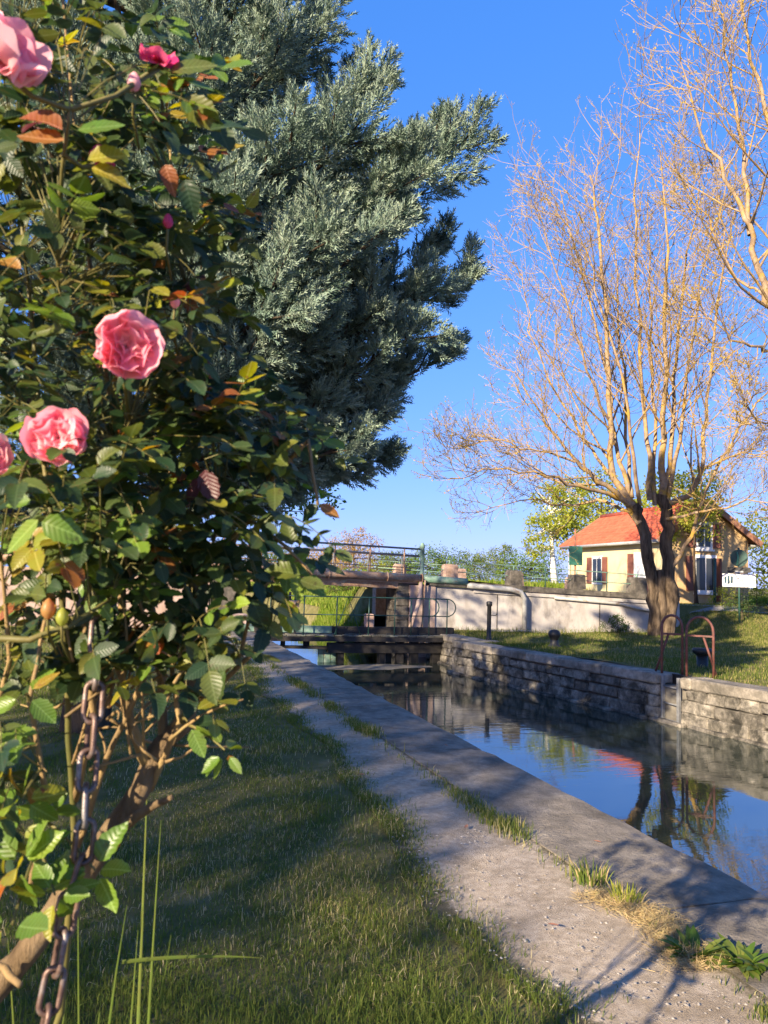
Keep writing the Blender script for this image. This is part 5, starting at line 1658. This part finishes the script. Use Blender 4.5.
for (px, py, dep, rx, ry, rd, n) in VOL:
    for k in range(n):
        v = rand_dirs(1)[0] * (.35 + .65 * rr_.random() ** .5)
        b = P3(px + v[0] * rx, py + v[1] * ry, dep + v[2] * rd)
        if (b - (0, 0, 1.5)) @ np.array(_f) < .80: continue
        i = int(np.argmin(np.linalg.norm(cq - b - (0, .03, -.05), axis=1)))
        base = cq[i]
        if np.linalg.norm(base - b) > .16:
            base = b + (base - b) / np.linalg.norm(base - b) * .14
        out_ = np.array([.25, -.6, 0]) + rr_.normal(0, .6, 3) + (b - base) * 3
        out_[2] = -.25 + rr_.normal(0, .35)
        out_ /= np.linalg.norm(out_)
        L = .055 + .035 * rr_.random()
        tip = b + out_ * L + np.array([0, 0, -.012])
        pts = bez(b, tip, (0, 0, .012), 4)
        rach.tube(list(bez(base, b, (0, 0, .015), 3)) + list(pts[1:]), [.0011, .001, .0009, .0008, .0007, .0006], 4, False)
        npair = 2 if rr_.random() < .75 else 3
        up = np.array([-.15, -.55, .75]) + rr_.normal(0, .35, 3)
        side = np.cross(out_, up); side /= np.linalg.norm(side)
        kind = 0
        u = rr_.random()
        if u < .075: kind = 1
        elif u < .083: kind = 2
        elif u < .17: kind = 3
        sz = .024 + .015 * rr_.random()
        LEAVES.append((tip, out_ + (0, 0, -.2), up, sz * 1.15, kind))
        for q in range(npair):
            f = .25 + .62 * q / max(npair - 1, 1)
            p = pts[0] + (tip - pts[0]) * f
            for sg_ in (-1, 1):
                d = out_ * .45 + side * sg_ + rr_.normal(0, .18, 3) + (0, 0, -.15)
                LEAVES.append((p, d, up + rr_.normal(0, .25, 3), sz * (.8 + .25 * rr_.random()), kind))
# hand placed leaves that catch the eye
def leafpx(px, py, dep, dpx, dpy, L, kind, nrm=(-.3, -.8, .5), ddep=0.0):
    p = P3(px, py, dep)
    q = P3(px + dpx, py + dpy, dep + ddep)
    LEAVES.append((p, q - p, np.array(nrm) + rr_.normal(0, .1, 3), L, kind))
for a in ((38, 520, .9, -30, 30, .052, 3), (42, 522, .9, 40, 14, .052, 3), (30, 500, .92, -22, 4, .03, 3), (62, 130, .88, -45, -25, .056, 1), (64, 140, .88, -44, 0, .05, 1), (78, 130, .88, 40, -6, .052, 4), (92, 168, .9, 40, 12, .046, 1), (88, 160, .9, 45, -10, .042, 1),
          (165, 165, .95, 10, 30, .036, 1), (205, 470, 1.1, 8, 30, .05, 2), (200, 478, 1.1, -16, 30, .04, 2), (210, 130, 1.0, 35, -10, .05, 0), (182, 100, 1.0, 28, 20, .06, 0), (185, 180, 1.02, 10, 40, .05, 0), (215, 120, 1.05, 15, 35, .05, 0), (170, 70, 1.0, 28, -4, .06, 0),
          (300, 575, 1.1, -30, -8, .05, 0), (300, 580, 1.1, 28, 12, .036, 0), (292, 545, 1.12, -6, -28, .045, 0), (320, 505, 1.15, 16, 10, .034, 1), (318, 505, 1.15, -14, 14, .034, 0), (285, 600, 1.12, 8, 36, .05, 1), (252, 600, 1.1, 14, 30, .05, 0), (225, 670, 1.05, -14, 34, .052, 0)):
    leafpx(*a)
# lower left: leaves in a brighter green that paints sunlight into their colour
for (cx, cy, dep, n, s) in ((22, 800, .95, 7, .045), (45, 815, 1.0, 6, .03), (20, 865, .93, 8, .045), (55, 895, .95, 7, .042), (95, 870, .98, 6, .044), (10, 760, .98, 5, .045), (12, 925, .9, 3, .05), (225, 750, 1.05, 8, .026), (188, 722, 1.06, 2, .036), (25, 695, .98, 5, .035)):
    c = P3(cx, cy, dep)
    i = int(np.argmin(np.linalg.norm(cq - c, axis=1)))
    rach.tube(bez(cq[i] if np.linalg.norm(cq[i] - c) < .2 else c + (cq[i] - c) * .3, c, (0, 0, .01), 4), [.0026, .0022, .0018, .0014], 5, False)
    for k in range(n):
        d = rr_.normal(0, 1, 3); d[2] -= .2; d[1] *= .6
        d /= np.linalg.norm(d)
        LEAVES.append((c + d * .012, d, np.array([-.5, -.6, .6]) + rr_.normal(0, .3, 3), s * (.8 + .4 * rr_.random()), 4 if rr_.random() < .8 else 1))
BLOOMS = [((130, 345, .93), (.30, -.95, -.12), .041), ((56, 434, .93), (-.05, -1, .18), .037), ((12, 42, .86), (.55, -.55, .5), .046), ((-12, 455, .92), (.4, -.9, .1), .028)]
def clear_of_blooms(l):        # no leaf grows through a flower
    for c, fcg, r0 in BLOOMS:
        v = np.array(l[0]) + np.array(l[1]) / np.linalg.norm(l[1]) * l[3] * .5 - P3(*c)
        fv = np.array(fcg) / np.linalg.norm(fcg)
        a_ = v @ fv
        if a_ > -.03 and np.linalg.norm(v - fv * a_) < r0 * 1.15 and a_ < .2: return False
    return True
LEAVES = [l for l in LEAVES if clear_of_blooms(l)]
stuff(rach.build('leaf_stalks', MT['green_cane'], rb))
LT_ = [leaf_template(1, .56 + .05 * (k % 3), (.1, .5, .3, .75, .2)[k], (.05, .25, .12, .3, -.1)[k], 9, .07, (.0, .5, -.6, .3, -.2)[k], (0, .8, -.6, .5, -.9)[k]) for k in range(5)]
print('tris juniper', len(SP) * 32)
KM = ['rose_leaf', 'rose_young', 'rose_red', 'rose_bright', 'rose_bright']
lm = {}
for kd in range(5):
    for v in range(5):
        lm[(kd, v)] = make_mesh('leaf', LT_[v][0], LT_[v][1], LT_[v][2], True, None, (MT[KM[kd]],), LT_[v][0])
def vis(l):
    v = np.array(l[0]) - (0, 0, CAM_H)
    d = v @ np.array(_f)
    if d < .2: return -1
    x, y = 384 + F_PX * (v @ np.array(_r)) / d, 512 - F_PX * (v @ np.array(_u)) / d
    inside = -15 < x < 783 and -15 < y < 1039
    return (l[3] / d) if inside else -1
# nearer leaves hide the farther ones: rank by size and nearness
order = sorted(range(len(LEAVES)), key=lambda i: -vis(LEAVES[i]))
top = set(order[:300])
rest = [l for i, l in enumerate(LEAVES) if i not in top]
for i in order[:300]:
    p, d, n_, L, kd = LEAVES[i]
    place(lm[(kd, i % 5)], 'leaf', rb, p, d, n_, L)
for kd in range(5):
    for v in range(0, 5, 2):
      S = [l for j, l in enumerate(rest) if l[4] == kd and j % 3 == v // 2]
      if not S: continue
      pos = np.array([l[0] for l in S]); d = np.array([l[1] for l in S]); nn = np.array([l[2] for l in S]); L = np.array([l[3] for l in S])
      stuff(scatter(LT_[v][0], LT_[v][1], LT_[v][2], pos, frames(d, nn), L, .95 * rr_.random(len(S)), 'foliage', MT[KM[kd]], rb, True))
print('rose leaves', len(LEAVES))

# blooms: many cupped petals in whorls
def petal(w, h, cup, curl, n=7):
    V, Q = [], []
    for j in range(n + 1):
        v = j / n
        for i in range(n + 1):
            u = i / n * 2 - 1
            ww_ = w * (.35 + .65 * math.sin(math.pi * (.12 + .55 * v))) / 1.0
            x = u * ww_
            y_ = h * v * (1 - .16 * u * u * v) + .07 * w * v * math.sin(u * 5 + w * 3000)
            z = cup * (u * u) * ww_ * 1.1 + cup * h * .55 * v * v - curl * h * max(v - .62, 0) ** 1.5 * 2.8 + .05 * w * v * math.sin(u * 6.5 + h * 2500)
            V.append((x, y_, z))
    for j in range(n):
        for i in range(n):
            a = j * (n + 1) + i
            Q.append((a, a + 1, a + n + 2, a + n + 1))
    return np.array(V), Q
def bloom(px, py, dep, facing, R0, mat, label, full=True):
    c = P3(px, py, dep)
    z = np.array(facing, float); z /= np.linalg.norm(z)
    x_ = np.cross((0, 0, 1), z); x_ /= np.linalg.norm(x_)
    y_ = np.cross(z, x_)
    fm = np.stack([x_, y_, z], 1)
    hip = MB()
    st0 = c - z * R0 * .75
    i = int(np.argmin(np.linalg.norm(cq - st0, axis=1)))
    tgt = cq[i] if np.linalg.norm(cq[i] - st0) < .25 else st0 + (cq[i] - st0) * .5
    hip.tube([tgt, (tgt + st0) / 2 + (0, 0, -.01), st0, c - z * R0 * .45], [.003, .003, .004, R0 * .22], 7)
    bl = hip.build('bloom', MT['green_cane'], rb, True)
    bl['label'] = label
    whorls = [(6, .95, 1.02, 1.30, .15), (7, .80, .92, 1.12, .3), (7, .66, .78, .92, .5), (7, .52, .62, .70, .62), (6, .38, .46, .48, .72), (5, .26, .34, .28, .8), (3, .15, .22, .12, .9)]
    if not full: whorls = whorls[1::2]
    for wi, (n, rad, hh, tilt, cup) in enumerate(whorls):
        for k in range(n):
            a = 2 * math.pi * (k + .37 * wi) / n + rr_.normal(0, .18)
            til = tilt + rr_.normal(0, .16)
            V, Q = petal(R0 * (.36 + .22 * rad) * (1 + rr_.normal(0, .08)), R0 * hh * (1 + rr_.normal(0, .06)), .55 * cup + .25, .75 * rad + .1)
            # petal frame: x tangent, y outward/up, z inward
            yo = np.array([math.cos(a) * math.sin(til), math.sin(a) * math.sin(til), math.cos(til)])
            xo = np.array([-math.sin(a), math.cos(a), 0])
            zo = np.cross(xo, yo)
            W = V @ np.stack([xo, yo, zo], 1).T
            W += np.array([math.cos(a), math.sin(a), 0]) * R0 * .10 * rad + np.array([0, 0, -R0 * .42])
            W = W @ fm.T + c
            link('petal', make_mesh('petal', W, Q, None, True, None, (MT[mat],)), bl)
    for k in range(5):     # sepals
        a = 2 * math.pi * k / 5
        d = fm @ np.array([math.cos(a), math.sin(a), -.5])
        pl = place(lm[(0, 0)], 'sepal', None, c - z * R0 * .5, d, z, R0 * .55)
        pl.parent = bl
bloom(130, 345, .93, (.30, -.95, -.12), .041, 'petal', 'fully open pink bloom in the middle of the bush')
bloom(56, 434, .93, (-.05, -1, .18), .037, 'petal', 'paler open pink bloom below and left of the largest')
bloom(12, 42, .86, (.55, -.55, .5), .046, 'petal', 'large pink bloom cut by the upper left corner')
bloom(-12, 455, .92, (.4, -.9, .1), .028, 'petal', 'pink bloom cut by the left edge')
bloom(160, 52, 1.0, (.1, -.5, .8), .026, 'petal_deep', 'half hidden deep pink bloom among upper leaves', False)
bloom(103, 155, .95, (.2, -.8, .5), .017, 'petal_deep', 'small deep pink bud below the young leaves', False)
for (px, py, dep, s, m_) in ((48, 610, .97, .009, 'rose_young'), (62, 618, .97, .008, 'rose_young'), (134, 83, .98, .009, 'petal'), (175, 302, 1.05, .007, 'petal'), (168, 222, 1.02, .007, 'petal_deep')):
    c = P3(px, py, dep)
    t = MB()
    t.lathe(c, [(s * .2, -s * 1.3), (s * .8, -s * .7), (s, 0), (s * .75, s * .9), (s * .3, s * 1.5), (0, s * 1.7)], 9)
    t.build('bud', MT[m_], rb, True)
    MB().tube([c - (0, 0, s), c + (.0, .02, -.03), c + (.01, .05, -.06)], .0018, 5).build('bud_stalk', MT['green_cane'], rb, True)

# rusty chain hanging down through the canes
ch = thing('chain', tuple(P3(45, 1024, .93) * np.array([1, 1, 0])), 'rusty heavy link chain hanging beside the rose stem', 'chain')
path_ = [P3(100, 615, 1.06), P3(97, 660, 1.04), P3(92, 720, 1.02), P3(86, 790, 1.0), P3(84, 850, .985), P3(68, 905, .97), P3(58, 960, .955), P3(46, 1020, .94)]
e = path_[-1]
path_ += [e + (-.03, -.0, -.15), e + (-.05, 0, -.40), e + (-.06, .0, -.70), np.array([e[0] - .06, e[1], .03])]
seg = []
D_ = [0]
for a, b in zip(path_[:-1], path_[1:]): D_.append(D_[-1] + np.linalg.norm(b - a))
def along(s):
    for i in range(len(D_) - 1):
        if D_[i] <= s <= D_[i + 1]:
            t = (s - D_[i]) / (D_[i + 1] - D_[i])
            return path_[i] + (path_[i + 1] - path_[i]) * t
    return path_[-1]
lk = MB()
hl_, hw_, wr = .0265, .0112, .0038
ring = []
for k in range(20):
    a = 2 * math.pi * k / 20
    ring.append((hw_ * math.cos(a), hw_ * math.sin(a) + (hl_ - hw_) * (1 if math.sin(a) >= 0 else -1), 0))
lk.tube(ring, wr, 7, closed=True)
lme = lk.mesh('link', (MT['chain'],), True)
s = .03
k = 0
pitch_ = 2 * (hl_ - wr) - .002
while s < D_[-1] - .03:
    p = along(s)
    d = along(s + .02) - along(s - .02)
    n_ = np.array([.15, -1, .1]) if k % 2 == 0 else np.array([1, .15, .1])
    n_ = n_ + rr_.normal(0, .22, 3)
    place(lme, 'link', ch, p, d, n_, 1.0)
    s += pitch_
    k += 1
